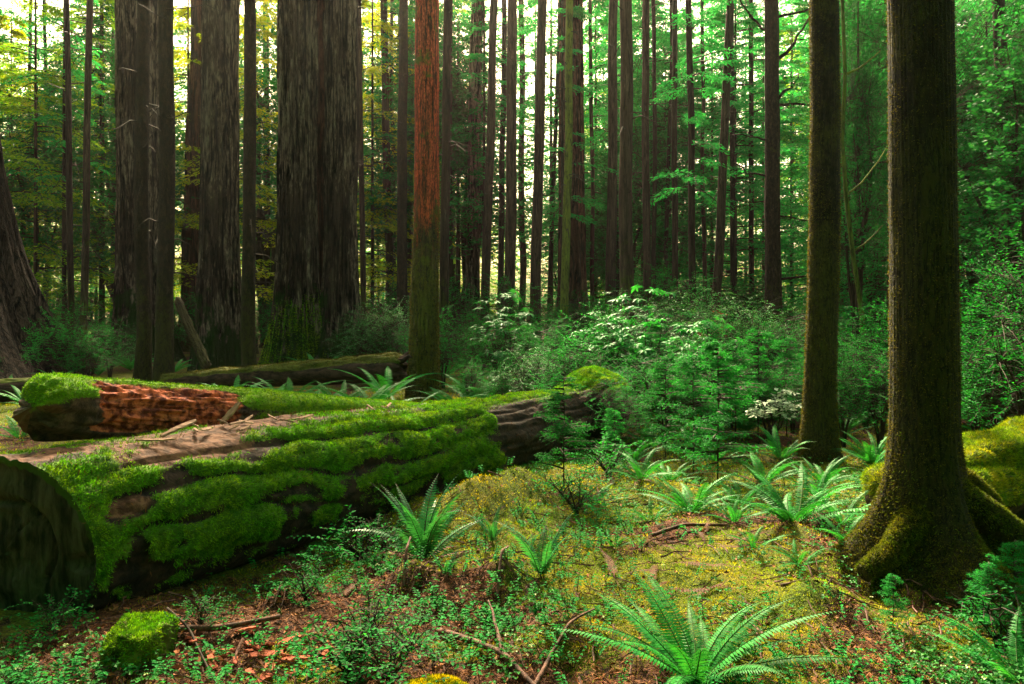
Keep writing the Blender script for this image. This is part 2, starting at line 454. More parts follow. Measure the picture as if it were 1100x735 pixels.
def ground_mat():
    m, nt, out = newmat('forest_floor')
    geo = N_(nt, 'ShaderNodeNewGeometry'); P = geo.outputs['Position']
    n1 = noise(nt, P, 2.5, 5, 0.65); n2 = noise(nt, P, 22, 5, 0.7); n3 = noise(nt, P, 70, 3, 0.6)
    soil = mixc(nt, maprange(nt, n2, 0.38, 0.62), (0.018, 0.010, 0.007), (0.10, 0.036, 0.016))
    soil = mixc(nt, maprange(nt, n3, 0.58, 0.72), soil, (0.20, 0.085, 0.035))
    mo = mixc(nt, maprange(nt, n1, 0.38, 0.62), (0.15, 0.13, 0.006), (0.07, 0.11, 0.006))
    mo = mixc(nt, maprange(nt, n3, 0.35, 0.6), (0.04, 0.05, 0.006), mo)
    at = N_(nt, 'ShaderNodeAttribute'); at.attribute_name = 'moss'
    f = maprange(nt, math_(nt, 'ADD', at.outputs['Fac'], math_(nt, 'MULTIPLY', math_(nt, 'SUBTRACT', n2, 0.5), 0.5)), 0.42, 0.6)
    c = mixc(nt, f, soil, mo)
    p = N_(nt, 'ShaderNodeBsdfPrincipled'); nt.links.new(c, p.inputs['Base Color']); p.inputs['Roughness'].default_value = 0.95
    p.inputs['Specular IOR Level'].default_value = 0.15
    b = N_(nt, 'ShaderNodeBump'); b.inputs['Strength'].default_value = 0.9; b.inputs['Distance'].default_value = 0.03
    nt.links.new(math_(nt, 'ADD', n2, n3), b.inputs['Height']); nt.links.new(b.outputs[0], p.inputs['Normal'])
    nt.links.new(p.outputs[0], out.inputs['Surface'])
    return m


M['ground'] = ground_mat()

# ------------------------------------------------------------------ ground sheet
def axis(lo, a, b, hi, step, grow):
    xs = list(np.arange(a, b + 1e-6, step))
    s, x = step, xs[-1]
    while x < hi:
        s *= grow; x += s; xs.append(x)
    s, x = step, xs[0]
    while x > lo:
        s *= grow; x -= s; xs.insert(0, x)
    return np.array(xs)


gx = axis(-260, -4.5, 5.0, 260, 0.035, 1.12); gy = axis(-60, 2.8, 11.0, 400, 0.035, 1.10)
XX, YY = np.meshgrid(gx, gy)
ZZ = gz(XX, YY)
nx, ny = len(gx), len(gy)
ii = (np.arange(ny - 1)[:, None] * nx + np.arange(nx - 1)[None]).ravel()
ground = link('ground', mesh_np('ground', np.stack([XX, YY, ZZ], -1), np.stack([ii, ii + 1, ii + nx + 1, ii + nx], 1), None, [M['ground']], {'moss': mossmask(XX, YY)}, True))
tag(ground, 'mossy forest floor with red needle litter', None, None, 'structure')


def scatter_ground(n, ymin, ymax, rng, power=1.6, margin=1.12):
    """points over the ground, thinning with distance from the near edge"""
    u = rng.uniform(0, 1, n)
    e = 1 - power
    Y = (ymin ** e + u * (ymax ** e - ymin ** e)) ** (1 / e)
    hw = 0.66 * margin * Y + 0.3
    X = rng.uniform(-1, 1, n) * hw
    return X, Y


def inside_log(x, y, pad=0.0):
    px, py = x - LOG_A[0], y - LOG_A[1]
    s = px * LOG_D[0] + py * LOG_D[1]; d = px * LOG_N[0] + py * LOG_N[1]
    return (s > -0.35) & (s < LOG_L + .1) & (np.abs(d) < 0.45 + pad)


def ground_normal(X, Y):
    e = 0.03
    dx = (gz(X + e, Y) - gz(X - e, Y)) / (2 * e); dy = (gz(X, Y + e) - gz(X, Y - e)) / (2 * e)
    return norm(np.stack([-dx, -dy, np.ones_like(dx)], -1))


rg = np.random.default_rng(5)
X, Y = scatter_ground(330000, 3.1, 17, rg, 2.0)
mm = mossmask(X, Y) + rg.normal(size=len(X)) * 0.09
k = (mm > 0.47) & ~inside_log(X, Y)
X, Y = X[k], Y[k]
P = np.stack([X, Y, gz(X, Y)], -1)
sz = np.clip(0.0032 * Y, 0.012, 0.05)
V, q = fibres(P, ground_normal(X, Y), sz * 1.35, sz * 0.30, rg, 1.0)
tag(link('ground_moss', mesh_np('ground_moss', V, q, None, [M['moss_gold']])), 'golden green moss carpet over the forest floor', 'moss', None, 'stuff')

X, Y = scatter_ground(130000, 3.1, 13, rg, 2.0)
mm = mossmask(X, Y) + rg.normal(size=len(X)) * 0.12
k = (mm < 0.52) & ~inside_log(X, Y)
X, Y = X[k], Y[k]
P = np.stack([X, Y, gz(X, Y) + 0.006], -1)
D = norm(np.stack([rg.normal(size=len(X)), rg.normal(size=len(X)), rg.normal(size=len(X)) * 0.25], -1))
mb = MB(); ln = rg.uniform(0.02, 0.07, len(X)); leaves(mb, P, D, np.tile((0, 0, 1.0), (len(X), 1)), ln, np.clip(0.0009 * Y, .003, .01), 0)
tag(link('needle_litter', mb.mesh('needle_litter', [M['litter']])), 'rust brown fallen needles scattered over the forest floor', 'needle litter', None, 'stuff')

# sorrel and small ground herbs
X, Y = scatter_ground(46000, 3.2, 12, rg, 1.8)
dens = fbm(X * 0.9, Y * 0.9, 0, 77, 3) + 0.10 * np.exp(-(((X + 1.1) / 1.3) ** 2 + ((Y - 4.3) / 0.9) ** 2)) + 0.25 * np.exp(-(((X - 1.2) / 1.6) ** 2 + ((Y - 4.3) / 0.8) ** 2))
k = (dens + rg.normal(size=len(X)) * 0.14 > 0.15) & ~inside_log(X, Y)
X, Y = X[k], Y[k]
n = len(X)
h = rg.uniform(0.02, 0.085, n)
P = np.stack([X, Y, gz(X, Y) + h], -1)
mb = MB(); a0 = rg.uniform(0, 2 * PI, n); sz = rg.uniform(0.009, 0.022, n)
pale = (rg.uniform(0, 1, n) < 0.035)
for kk in range(3):
    a = a0 + kk * 2 * PI / 3
    D = np.stack([np.cos(a), np.sin(a), rg.uniform(-0.45, 0.15, n)], -1)
    Nn = np.tile((0, 0, 1.0), (n, 1)) + rg.normal(size=(n, 3)) * 0.25
    leaves(mb, P[~pale], D[~pale], Nn[~pale], sz[~pale] * 1.15, sz[~pale] * 1.15, 0, 0.25, 0.62)
    leaves(mb, P[pale], D[pale], Nn[pale], sz[pale] * .8, sz[pale] * .8, 1, 0.25, 0.62)
tag(link('sorrel_leaves', mb.mesh('sorrel_leaves', [M['sorrel'], M['sorrel_pale']])), 'low clover-leaved sorrel covering the moss in green patches', 'ground cover', None, 'stuff')


# fallen leaves, twigs
X, Y = scatter_ground(9000, 3.2, 12, rg, 1.8)
k = ~inside_log(X, Y) & (rg.uniform(0, 1, len(X)) < 0.35 + 0.65 * (mossmask(X, Y) < 0.5)); X, Y = X[k], Y[k]; n = len(X)
mb = MB(); a0 = rg.uniform(0, 2 * PI, n)
leaves(mb, np.stack([X, Y, gz(X, Y) + rg.uniform(.01, .035, n)], -1), np.stack([np.cos(a0), np.sin(a0), rg.normal(size=n) * .3], -1), np.tile((0, 0, 1.0), (n, 1)) + rg.normal(size=(n, 3)) * .4, rg.uniform(.02, .055, n), rg.uniform(.012, .03, n), 0, 0.3, 0.5)
tag(link('fallen_leaves', mb.mesh('fallen_leaves', [M['litter']])), 'small rust brown dead leaves strewn on moss and soil', 'leaf litter', None, 'stuff')
X, Y = scatter_ground(1500, 3.2, 11, rg, 1.8)
k = ~inside_log(X, Y); X, Y = X[k], Y[k]
mb = MB()
for x, y in zip(X, Y):
    a = rg.uniform(0, 2 * PI); L = rg.uniform(.06, .32); u = np.linspace(-.5, .5, 5)
    px_, py_ = x + math.cos(a) * L * u + rg.normal(size=5) * .006, y + math.sin(a) * L * u + rg.normal(size=5) * .006
    tube(mb, np.stack([px_, py_, gz(px_, py_) + .012 + rg.uniform(0, .03)], -1), np.linspace(.0045, .002, 5) * rg.uniform(.6, 1.5), 4, 0, False)
tag(link('twig_litter', mb.mesh('twig_litter', [M['branch']])), 'thin broken twigs scattered over the moss', 'twig litter', None, 'stuff')

# leafy sprigs
X, Y = scatter_ground(3400, 3.3, 12, rg, 1.6)
dn = fbm(X * 0.7, Y * 0.7, 0, 91, 3)
k = ~inside_log(X, Y, .05) & (dn + rg.normal(size=len(X)) * .15 - 0.16 * np.exp(-(((X - 0.6) / 1.3) ** 2 + ((Y - 6.2) / 1.6) ** 2)) - 0.28 * np.exp(-(((X + 1.7) / 0.9) ** 2 + ((Y - 3.9) / 0.6) ** 2)) > 0.0); X, Y = X[k], Y[k]; mb = MB()
Ps, Ds, Ns_, Ls_ = [], [], [], []
for x, y in zip(X, Y):
    h = rg.uniform(.04, .13); ns_ = rg.integers(1, 4); g_ = float(gz(x, y))
    for q in range(ns_):
        a = rg.uniform(0, 2 * PI); o_ = h * rg.uniform(.2, .9); tip = np.array([x + math.cos(a) * o_, y + math.sin(a) * o_, g_ + h])
        tube(mb, [(x, y, g_ - .01), ((x + tip[0]) / 2, (y + tip[1]) / 2, g_ + h * .7), tip], [.002, .0016, .001], 3, 1, False)
        m_ = 9; t_ = np.linspace(.35, 1, m_)[:, None]; p_ = np.array([x, y, g_]) + (tip - (x, y, g_)) * t_; sd = np.array([-math.sin(a), math.cos(a), 0]) * np.where(np.arange(m_) % 2, 1, -1)[:, None]
        Ps.append(p_); Ds.append(sd + np.array([math.cos(a), math.sin(a), 0]) * .6 + rg.normal(size=(m_, 3)) * .2); Ns_.append(np.tile((0, 0, 1.0), (m_, 1)) + rg.normal(size=(m_, 3)) * .25); Ls_.append(np.full(m_, rg.uniform(.016, .034)))
Ps, Ds, Ns_, Ls_ = map(np.concatenate, (Ps, Ds, Ns_, Ls_)); leaves(mb, Ps, Ds, Ns_, Ls_, Ls_ * .55, 0)
tag(link('herb_sprigs', mb.mesh('herb_sprigs', [M['shrub'], M['stem']])), 'small green leafy sprigs coming up through the moss', 'herbs', None, 'stuff')

# ------------------------------------------------------------------ trunks
def trunk_mesh(name, H, r0, lean, seed, mat, nside=14, nseg=30, taper=0.25, flare=0.0, flare_h=0.4, lobes=(3, 0.3), rough=0.06, ridge=None,
               wob=0.0, zmin=-0.25, dense=1.0, bend=None, attrs=False):
    z = zmin + (H - zmin) * (np.linspace(0, 1, nseg) ** dense)
    th = np.arange(nside) / nside * 2 * PI
    Z, T = np.meshgrid(z, th, indexing='ij')
    c, s = np.cos(T), np.sin(T)
    rad = r0 * (1 - taper * np.clip(Z, 0, None) / H)
    lob = 1 + lobes[1] * np.cos(lobes[0] * T + seed) + lobes[1] * 0.6 * np.cos((lobes[0] + 2) * T + seed * 2.3)
    rad = rad + flare * np.exp(-np.clip(Z, -0.3, None) / flare_h) * lob
    rad = rad * (1 + rough * fbm(c * 1.3 + seed, s * 1.3, Z * 0.5 / max(r0, .1) * 0.5, seed, 3))
    if ridge:      # (amplitude, how many around)
        amp, cnt = ridge
        w = 0.7 * fbm(c * 2 + seed, s * 2, Z * 0.28, seed + 3, 3)
        rr = np.abs(np.sin((T * cnt / 2) + w * 3.2))
        br = 0.5 + 0.5 * fbm(c * 4, s * 4, Z * 0.9, seed + 9, 3)
        rad = rad + amp * (rr ** 0.6 - 0.6) * (0.6 + 0.8 * br) + amp * 0.6 * fbm(c * cnt * .5, s * cnt * .5, Z * 0.8, seed + 5, 3)
    cx = lean[0] * Z / H + wob * fbm(Z * 0.25, 0 * Z + seed, 0, seed + 1, 2) * sstep(0, 2, Z)
    cy = lean[1] * Z / H + wob * fbm(Z * 0.25, 0 * Z + seed + 50, 0, seed + 2, 2) * sstep(0, 2, Z)
    if bend is not None: cx = cx + bend * np.sin(PI * np.clip(Z / H, 0, 1))
    V = np.stack([cx + rad * c, cy + rad * s, Z], -1).reshape(-1, 3)
    i = np.arange(nseg - 1)[:, None] * nside; j = np.arange(nside)[None]
    q = np.stack([i + j, i + (j + 1) % nside, i + nside + (j + 1) % nside, i + nside + j], -1).reshape(-1, 4)
    top = np.array([[lean[0], lean[1], H + 0.05]])
    jj = np.arange(nside); k0 = (nseg - 1) * nside
    t = np.stack([k0 + jj, k0 + (jj + 1) % nside, np.full(nside, nseg * nside)], 1)
    return mesh_np(name, np.concatenate([V, top]), q, t, [mat], None, True)


def mesh_fuzz(me, n, L, W, seed, name, mat, keep=None, grav=0.0, parent=None, lean=0.8):
    """moss shoots over a mesh's surface; keep(P, N) -> bool picks where"""
    rng = np.random.default_rng(seed)
    nv = len(me.vertices); co = np.zeros(nv * 3, np.float32); me.vertices.foreach_get('co', co); co = co.reshape(-1, 3).astype(float)
    me.calc_loop_triangles()
    nt_ = len(me.loop_triangles); tri = np.zeros(nt_ * 3, np.int32); me.loop_triangles.foreach_get('vertices', tri); tri = tri.reshape(-1, 3)
    A, B, C = co[tri[:, 0]], co[tri[:, 1]], co[tri[:, 2]]
    cr = np.cross(B - A, C - A); ar = np.linalg.norm(cr, axis=1)
    cen = (A + B + C) / 3; nn = norm(cr)
    w = ar.copy()
    if keep is not None: w = w * np.clip(keep(cen, nn), 0, None)
    w = w / w.sum()
    idx = rng.choice(nt_, n, p=w)
    u, v = rng.uniform(0, 1, n), rng.uniform(0, 1, n)
    f = u + v > 1; u[f], v[f] = 1 - u[f], 1 - v[f]
    P = A[idx] + u[:, None] * (B - A)[idx] + v[:, None] * (C - A)[idx]
    V, q = fibres(P, nn[idx], L, W, rng, lean, grav)
    o = link(name, mesh_np(name, V, q, None, [mat]), parent)
    o['kind'] = 'stuff'
    return o


# ------------------------------------------------------------------ crowns
def conifer_crown(name, seed, H, z0, R0, nb, mats, leafL=0.13, leafW=0.042, stations=16, per=5, droop=0.35, topk=0.25):
    """drooping flat sprays round a trunk of height H, from z0 up"""
    rng = np.random.default_rng(seed); mb = MB()
    Ps, Ds, Ns, Ls = [], [], [], []
    for b in range(nb):
        f = rng.uniform(0, 1); z = z0 + (H - z0) * f
        az = rng.uniform(0, 2 * PI)
        ln = R0 * (1 - (1 - topk) * f ** 1.3) * rng.uniform(0.45, 1.1)
        d = np.array([math.cos(az), math.sin(az), 0]); sd = np.array([-d[1], d[0], 0])
        u = np.linspace(0.0, 1, 7); dr = droop * rng.uniform(0.4, 1.4)
        axis_ = np.array([0, 0, z]) + d * (ln * u)[:, None] + np.array([0, 0, 1.0]) * (ln * (0.12 * u - dr * u ** 2))[:, None]
        tube(mb, axis_, np.linspace(0.012 + 0.008 * ln, 0.004, 7), 3, 1, False)
        us = np.linspace(0.18, 1.0, stations) + rng.normal(size=stations) * 0.015
        for side in (-1, 1):
            tl = ln * 0.42 * (1 - us * 0.75) * rng.uniform(0.7, 1.2, stations) + 0.05
            base = np.array([0, 0, z]) + d * (ln * us)[:, None] + np.array([0, 0, 1.0]) * (ln * (0.12 * us - dr * us ** 2))[:, None]
            td = norm(d * 0.62 + sd * side * rng.uniform(0.6, 1.0, (stations, 1)) + np.array([0, 0, -1.0]) * rng.uniform(0.05, 0.5, (stations, 1)))
            for q in range(per):
                t = (q + rng.uniform(0.2, 0.9, stations)) / per
                p = base + td * (tl * t)[:, None] + rng.normal(size=(stations, 3)) * 0.015
                s2 = 1 if q % 2 else -1
                ld = norm(td + np.cross(td, (0, 0, 1.0)) * s2 * 0.7 + rng.normal(size=(stations, 3)) * 0.25)
                Ps.append(p); Ds.append(ld); Ns.append(np.tile((0, 0, 1.0), (stations, 1)) + rng.normal(size=(stations, 3)) * 0.45)
                Ls.append(np.full(stations, leafL) * rng.uniform(0.6, 1.3, stations))
    P, D, Nn, Ln = map(np.concatenate, (Ps, Ds, Ns, Ls))
    leaves(mb, P, D, Nn, Ln, leafW * Ln / leafL, 0)
    return mb.mesh(name, mats)


def bush_foliage(name, seed, H, Rr, ntw, mats, leafL=0.035, leafW=0.018, per=14, flat=0.7, twl=0.28, zlow=0.25, whorl=False):
    """leafy twigs spread through a rounded volume on a few stems"""
    rng = np.random.default_rng(seed); mb = MB()
    nst = 7
    tips = []
    for s in range(nst):
        a = rng.uniform(0, 2 * PI); rr = Rr * rng.uniform(0.25, 0.8)
        tip = np.array([math.cos(a) * rr, math.sin(a) * rr, H * rng.uniform(0.6, 0.98)])
        u = np.linspace(0, 1, 6)[:, None]
        pts = tip * np.concatenate([u ** 1.3, u ** 1.3, u], 1) + rng.normal(size=(6, 3)) * 0.03 * H * u
        pts[0] = (tip[0] * 0.06, tip[1] * 0.06, -0.05)
        tube(mb, pts, np.linspace(0.012 * H + 0.003, 0.003, 6), 4, 1, False)
        tips.append(pts)
    tips = np.array(tips)
    Ps, Ds, Ns = [], [], []
    for k in range(ntw):
        st = tips[rng.integers(nst)]
        a = rng.uniform(0, 2 * PI); ph = rng.uniform(-0.2, 1.0)
        r3 = rng.uniform(0.35, 1.0) ** 0.6 * (1 + 0.25 * math.sin(3 * a + seed))
        c = np.array([math.cos(a) * math.cos(ph * 1.5) * Rr * r3, math.sin(a) * math.cos(ph * 1.5) * Rr * r3, H * (zlow + (1 - zlow) * (0.35 + 0.65 * math.sin(max(ph, -0.3) * 1.5)) * r3)])
        c[2] = max(c[2], 0.05)
        d = norm(np.array([c[0], c[1], 0.12 * Rr + rng.normal() * 0.1 * Rr]) + rng.normal(size=3) * 0.35 * Rr)
        start = c - d * twl * 0.5
        j = st[np.argmin(np.linalg.norm(st - start, axis=1))]
        tube(mb, np.stack([j, (j + start) / 2 + (0, 0, 0.03), start, c + d * twl * 0.5]), [0.004, 0.0035, 0.003, 0.0015], 3, 1, False)
        if whorl:
            nl = per; aa = np.arange(nl) / nl * 2 * PI + rng.uniform(0, 1)
            e1 = norm(np.cross(d, (0.3, 0.2, 1.0))); up = norm(d * 0.5 + np.array([0, 0, 1.0])); e1 = norm(np.cross(up, e1)); e2 = np.cross(up, e1)
            dd = np.cos(aa)[:, None] * e1 + np.sin(aa)[:, None] * e2 + up * rng.uniform(-0.1, 0.45, (nl, 1))
            Ps.append(np.tile(c + d * twl * 0.5, (nl, 1))); Ds.append(dd); Ns.append(np.tile(up, (nl, 1)) + rng.normal(size=(nl, 3)) * 0.2)
        else:
            t = np.linspace(0.0, 1, per)
            p = start + d * (twl * t)[:, None]
            sd = norm(np.cross(d, (0, 0, 1.0))) * np.where(np.arange(per) % 2, 1, -1)[:, None]
            Ps.append(p); Ds.append(d * 0.55 + sd + rng.normal(size=(per, 3)) * 0.3)
            Ns.append(np.tile((0, 0, 1.0), (per, 1)) * flat + rng.normal(size=(per, 3)) * (1.05 - flat) + 0.0)
    P, D, Nn = map(np.concatenate, (Ps, Ds, Ns))
    L = leafL * rng.uniform(0.6, 1.25, len(P))
    if whorl: long_leaves(mb, P, D, Nn, L, leafW * L / leafL, 0, 0.5)
    else: leaves(mb, P, D, Nn, L, leafW * L / leafL, 0)
    return mb.mesh(name, mats)


# ------------------------------------------------------------------ ferns
def frond_mesh(name, seed, L, a0, curl, mats, pairs=34, pw=0.10, twist=0.0, gap=1.12):
    """one sword-fern frond leaving the crown at angle a0 from upright, arching by curl, in the XZ plane"""
    rng = np.random.default_rng(seed); mb = MB()
    n = pairs + 4
    t = np.linspace(0, 1, n)
    ang = a0 + curl * t ** 1.35
    dx, dz = np.sin(ang), np.cos(ang)
    x = np.concatenate([[0], np.cumsum((dx[1:] + dx[:-1]) / 2)]) / (n - 1) * L
    z = np.concatenate([[0], np.cumsum((dz[1:] + dz[:-1]) / 2)]) / (n - 1) * L
    y = 0.03 * L * np.sin(t * 3 + seed) * t + twist * t * t * L
    pts = np.stack([x, y, z], -1)
    tube(mb, pts, np.linspace(0.0045, 0.0012, n), 4, 1, False)
    T = norm(np.gradient(pts, axis=0))
    side = norm(np.cross(T, np.stack([-T[:, 2], 0 * T[:, 0], T[:, 0]], -1)))   # across the frond
    up = norm(np.cross(side, T)); up[up[:, 2] < 0] *= 1
    k = np.arange(4, n)
    tt = (k - 4) / (n - 5)
    prof = pw * np.clip(np.sin(PI * np.clip(0.16 + 0.84 * tt, 0, 1) ** 0.85), 0.05, 1) * (1 - 0.25 * tt)
    sp = L / n
    for sg in (-1, 1):
        l = prof * rng.uniform(0.88, 1.08, len(k))
        D = side[k] * sg + T[k] * (0.22 + 0.35 * tt)[:, None] - up[k] * (0.12 + rng.normal(size=len(k)) * 0.08)[:, None]
        D = norm(D)
        W = np.minimum(sp * gap, l * 0.5)
        P0 = pts[k]; S = T[k]; dn = -up[k]
        b = W[:, None] * 0.5
        V = np.stack([P0 - S * b * .55, P0 + S * b * .75, P0 + D * (l * .5)[:, None] + S * b * .85 + dn * (l * .04)[:, None], P0 + D * (l * .5)[:, None] - S * b * .65 + dn * (l * .04)[:, None],
                      P0 + D * l[:, None] + S * b * .35 + dn * (l * .2)[:, None]], 1)
        base = np.arange(len(k))[:, None] * 5
        mb.add(V, quads=base + np.array([[0, 1, 2, 3]]), tris=base + np.array([[3, 2, 4]]), m=0)
    return mb.mesh(name, mats)


FR = {}
def frond_set(key, mats, L, pw, n=5, pairs=34, a=(0.25, 1.0), c=(0.7, 1.5)):
    rng = np.random.default_rng(len(key) * 31 + 5)
    FR[key] = [frond_mesh('frond', i * 7 + 3, L * rng.uniform(0.85, 1.1), rng.uniform(*a), rng.uniform(*c), mats, pairs, pw, rng.uniform(-.28, .28)) for i in range(n)]


frond_set('big', [M['fern'], M['stem_green']], 0.80, 0.078, 9, 46, (0.5, 1.2), (0.6, 1.35))
frond_set('up', [M['fern_dark'], M['stem']], 0.66, 0.075, 5, 30, (0.15, 0.6), (0.5, 1.3))
frond_set('mid', [M['fern'], M['stem_green']], 0.80, 0.07, 6, 34, (0.35, 1.1), (0.8, 1.5))
frond_set('dead', [M['fern_dead'], M['stem']], 0.6, 0.05, 3, 26, (0.9, 1.3), (0.6, 1.0))


def fern(loc, key, n, label, scale=1.0, dead=0, seed=0, group='sword ferns on the forest floor', fan=None):
    t = thing('fern', label, 'fern', loc, group)
    rng = random.Random(seed)
    for i in range(n):
        me = FR[key][i % len(FR[key])]
        o = link('frond', me, t)
        az = (i / n * 2 * PI + rng.uniform(-0.3, 0.3)) if fan is None else fan[0] + (fan[1] - fan[0]) * (i + rng.uniform(-.3, .3)) / max(n - 1, 1)
        s = scale * rng.uniform(0.75, 1.12)
        o.rotation_euler = (rng.uniform(-0.15, 0.15), rng.uniform(-0.22, 0.18), az); o.scale = (s, s, s)
        o.location = (rng.uniform(-.02, .02), rng.uniform(-.02, .02), -0.01)
    for i in range(dead):
        o = link('dead_frond', FR['dead'][i % 3], t); o['label'] = 'withered red brown frond'
        o.rotation_euler = (rng.uniform(-0.2, 0.2), rng.uniform(0, 0.3), rng.uniform(0, 2 * PI)); s = scale * rng.uniform(.7, 1); o.scale = (s, s, s)
    return t


fern(G(748, 736), 'big', 25, 'large bright green fern spreading its fronds over the mossy ground beside the forked twigs', 0.86, 2, 1)
fern(G(455, 606), 'up', 16, 'upright fern with pale fronds in front of the mossy log', 1.0, 3, 2)
fern(G(580, 632), 'up', 8, 'small thin fern with few fronds on golden moss, right of the upright fern', 0.72, 2, 3)
fern(G(742, 556), 'mid', 17, 'dark spiky fern with strap fronds, left of the two mossy trunks', 0.82, 2, 4)
fern(G(852, 590), 'mid', 19, 'arching fern with pale arching fronds just in front of the slim mossy trunk', 0.85, 4, 5)
fern(G(915, 618), 'mid', 6, 'short fern tucked against the roots of the thick mossy trunk', 0.55, 2, 6)
fern(G(938, 505), 'mid', 18, 'bushy fern standing between the two mossy trunks', 0.85, 2, 7)
fern(G(1100, 738), 'big', 9, 'low fern below the mossy roots at the corner of the photo', 0.6, 0, 8)
fern(G(690, 530), 'mid', 11, 'reddish half dead fern beyond the golden moss clearing', 0.7, 4, 9)
fern(G(812, 610), 'mid', 6, 'small low fern on red litter beside the arching fern', 0.42, 2, 10)
fern(G(20, 470), 'mid', 9, 'fern behind the charred log end', 0.8, 1, 11)
fern(G(620, 478), 'up', 9, 'dark fern below the rotten far end of the big log', 0.8, 1, 12)
fern(G(700, 480), 'mid', 14, 'pale fern just right of the rotten log end', 0.8, 2, 14)

for k_, (px, py, key, n, sc_, dead, lb) in enumerate([
        (795, 545, 'mid', 14, .62, 4, 'mid-sized fern with brown dead fronds, between the dark spiky and arching ferns'), (700, 565, 'mid', 8, .4, 2, 'little fern at the far edge of the golden clearing'), (770, 500, 'mid', 14, .7, 2, 'fern under the black-stemmed seedlings'),
        (880, 548, 'mid', 12, .6, 3, 'fern at the foot of the slim mossy trunk'), (660, 600, 'mid', 6, .28, 1, 'tiny fern in the middle of the golden moss'), (905, 575, 'mid', 12, .6, 4, 'fern with rusty fronds between slim and thick mossy trunks'),
        (530, 590, 'up', 7, .45, 3, 'small dark fern close right of the upright fern'), (820, 520, 'mid', 14, .75, 3, 'fern under the white-leaved plant'), (655, 510, 'mid', 9, .55, 1, 'fern beside the rotten log end, near the knee-high seedling'),
        (480, 640, 'up', 5, .3, 4, 'withered little fern below the upright fern'), (350, 690, 'mid', 6, .25, 0, 'tiny fern among sorrel under the huge log'), (720, 515, 'mid', 13, .6, 3, 'fern at the litter edge left of the black-stemmed seedlings'), (790, 575, 'mid', 10, .5, 5, 'mostly withered fern left of the arching fern'), (885, 525, 'mid', 14, .7, 2, 'full fern leaning on the slim mossy trunk'), (840, 500, 'mid', 15, .75, 1, 'tall fern just left of the slim mossy trunk'),
        (950, 535, 'mid', 13, .65, 2, 'fern behind the bushy fern, close to the thick mossy trunk'), (745, 480, 'mid', 14, .8, 1, 'fern half hidden among the black-stemmed seedlings'), (640, 545, 'mid', 9, .45, 2, 'small fern beside the leafy twiggy plant'), (860, 630, 'mid', 9, .4, 3, 'low fern before the arching fern'), (680, 495, 'mid', 13, .7, 2, 'fern at the right of the rotten log end, among seedlings'),
        (960, 560, 'mid', 7, .45, 2, 'fern hidden behind the thick mossy trunk foot')]):
    fern(G(px, py), key, n, lb, sc_, dead, 40 + k_)
X, Y = scatter_ground(260, 4.6, 9.5, rg, 1.6)
k = (X > 0.2) & (fbm(X * .8, Y * .8, 0, 88, 2) > -.05) | (rg.uniform(0, 1, len(X)) < .12); k &= ~inside_log(X, Y, .1); mb = MB()
for x, y in zip(X[k], Y[k]):
    me = FR['dead'][rg.integers(3)]; nv = len(me.vertices); co_ = np.zeros(nv * 3, np.float32); me.vertices.foreach_get('co', co_); co_ = co_.reshape(-1, 3) * rg.uniform(.4, .8)
    co_[:, 2] *= 0.25; a = rg.uniform(0, 2 * PI); ca, sa = math.cos(a), math.sin(a)
    co_ = np.stack([co_[:, 0] * ca - co_[:, 1] * sa + x, co_[:, 0] * sa + co_[:, 1] * ca + y, co_[:, 2] + .02], -1); co_[:, 2] += gz(co_[:, 0], co_[:, 1])
    qs = [list(p.vertices) for p in me.polygons if len(p.vertices) == 4]; ts = [list(p.vertices) for p in me.polygons if len(p.vertices) == 3]
    mb.add(co_, quads=np.array(qs)); mb.T.append(np.array(ts) + mb.n - nv); mb.tm.append(np.zeros(len(ts)))
tag(link('dead_fern_litter', mb.mesh('dead_fern_litter', [M['fern_dead']])), 'flattened red brown dead fern fronds on the moss', 'fern litter', None, 'stuff')

# far ferns, drawn as one mesh each
def fern_whole(name, key, n, seed, scale=1.0):
    rng = np.random.default_rng(seed); mb = MB()
    for i in range(n):
        me = FR[key][i % len(FR[key])]
        nv = len(me.vertices); co = np.zeros(nv * 3, np.float32); me.vertices.foreach_get('co', co); co = co.reshape(-1, 3) * rng.uniform(.75, 1.1) * scale
        a = i / n * 2 * PI + rng.uniform(-.3, .3); ca, sa = math.cos(a), math.sin(a)
        co = np.stack([co[:, 0] * ca - co[:, 1] * sa, co[:, 0] * sa + co[:, 1] * ca, co[:, 2]], -1)
        qs = [list(p.vertices) for p in me.polygons if len(p.vertices) == 4]; ts = [list(p.vertices) for p in me.polygons if len(p.vertices) == 3]
        mb.add(co, quads=np.array(qs)); mb.Q[-1]; mb.T.append(np.array(ts) + mb.n - nv); mb.tm.append(np.zeros(len(ts)))
    return mb.mesh(name, [M['fern']])


FARFERN = [fern_whole('far_fern', 'mid', 12, 3), fern_whole('far_fern', 'mid', 10, 4), fern_whole('far_fern', 'mid', 14, 5)]

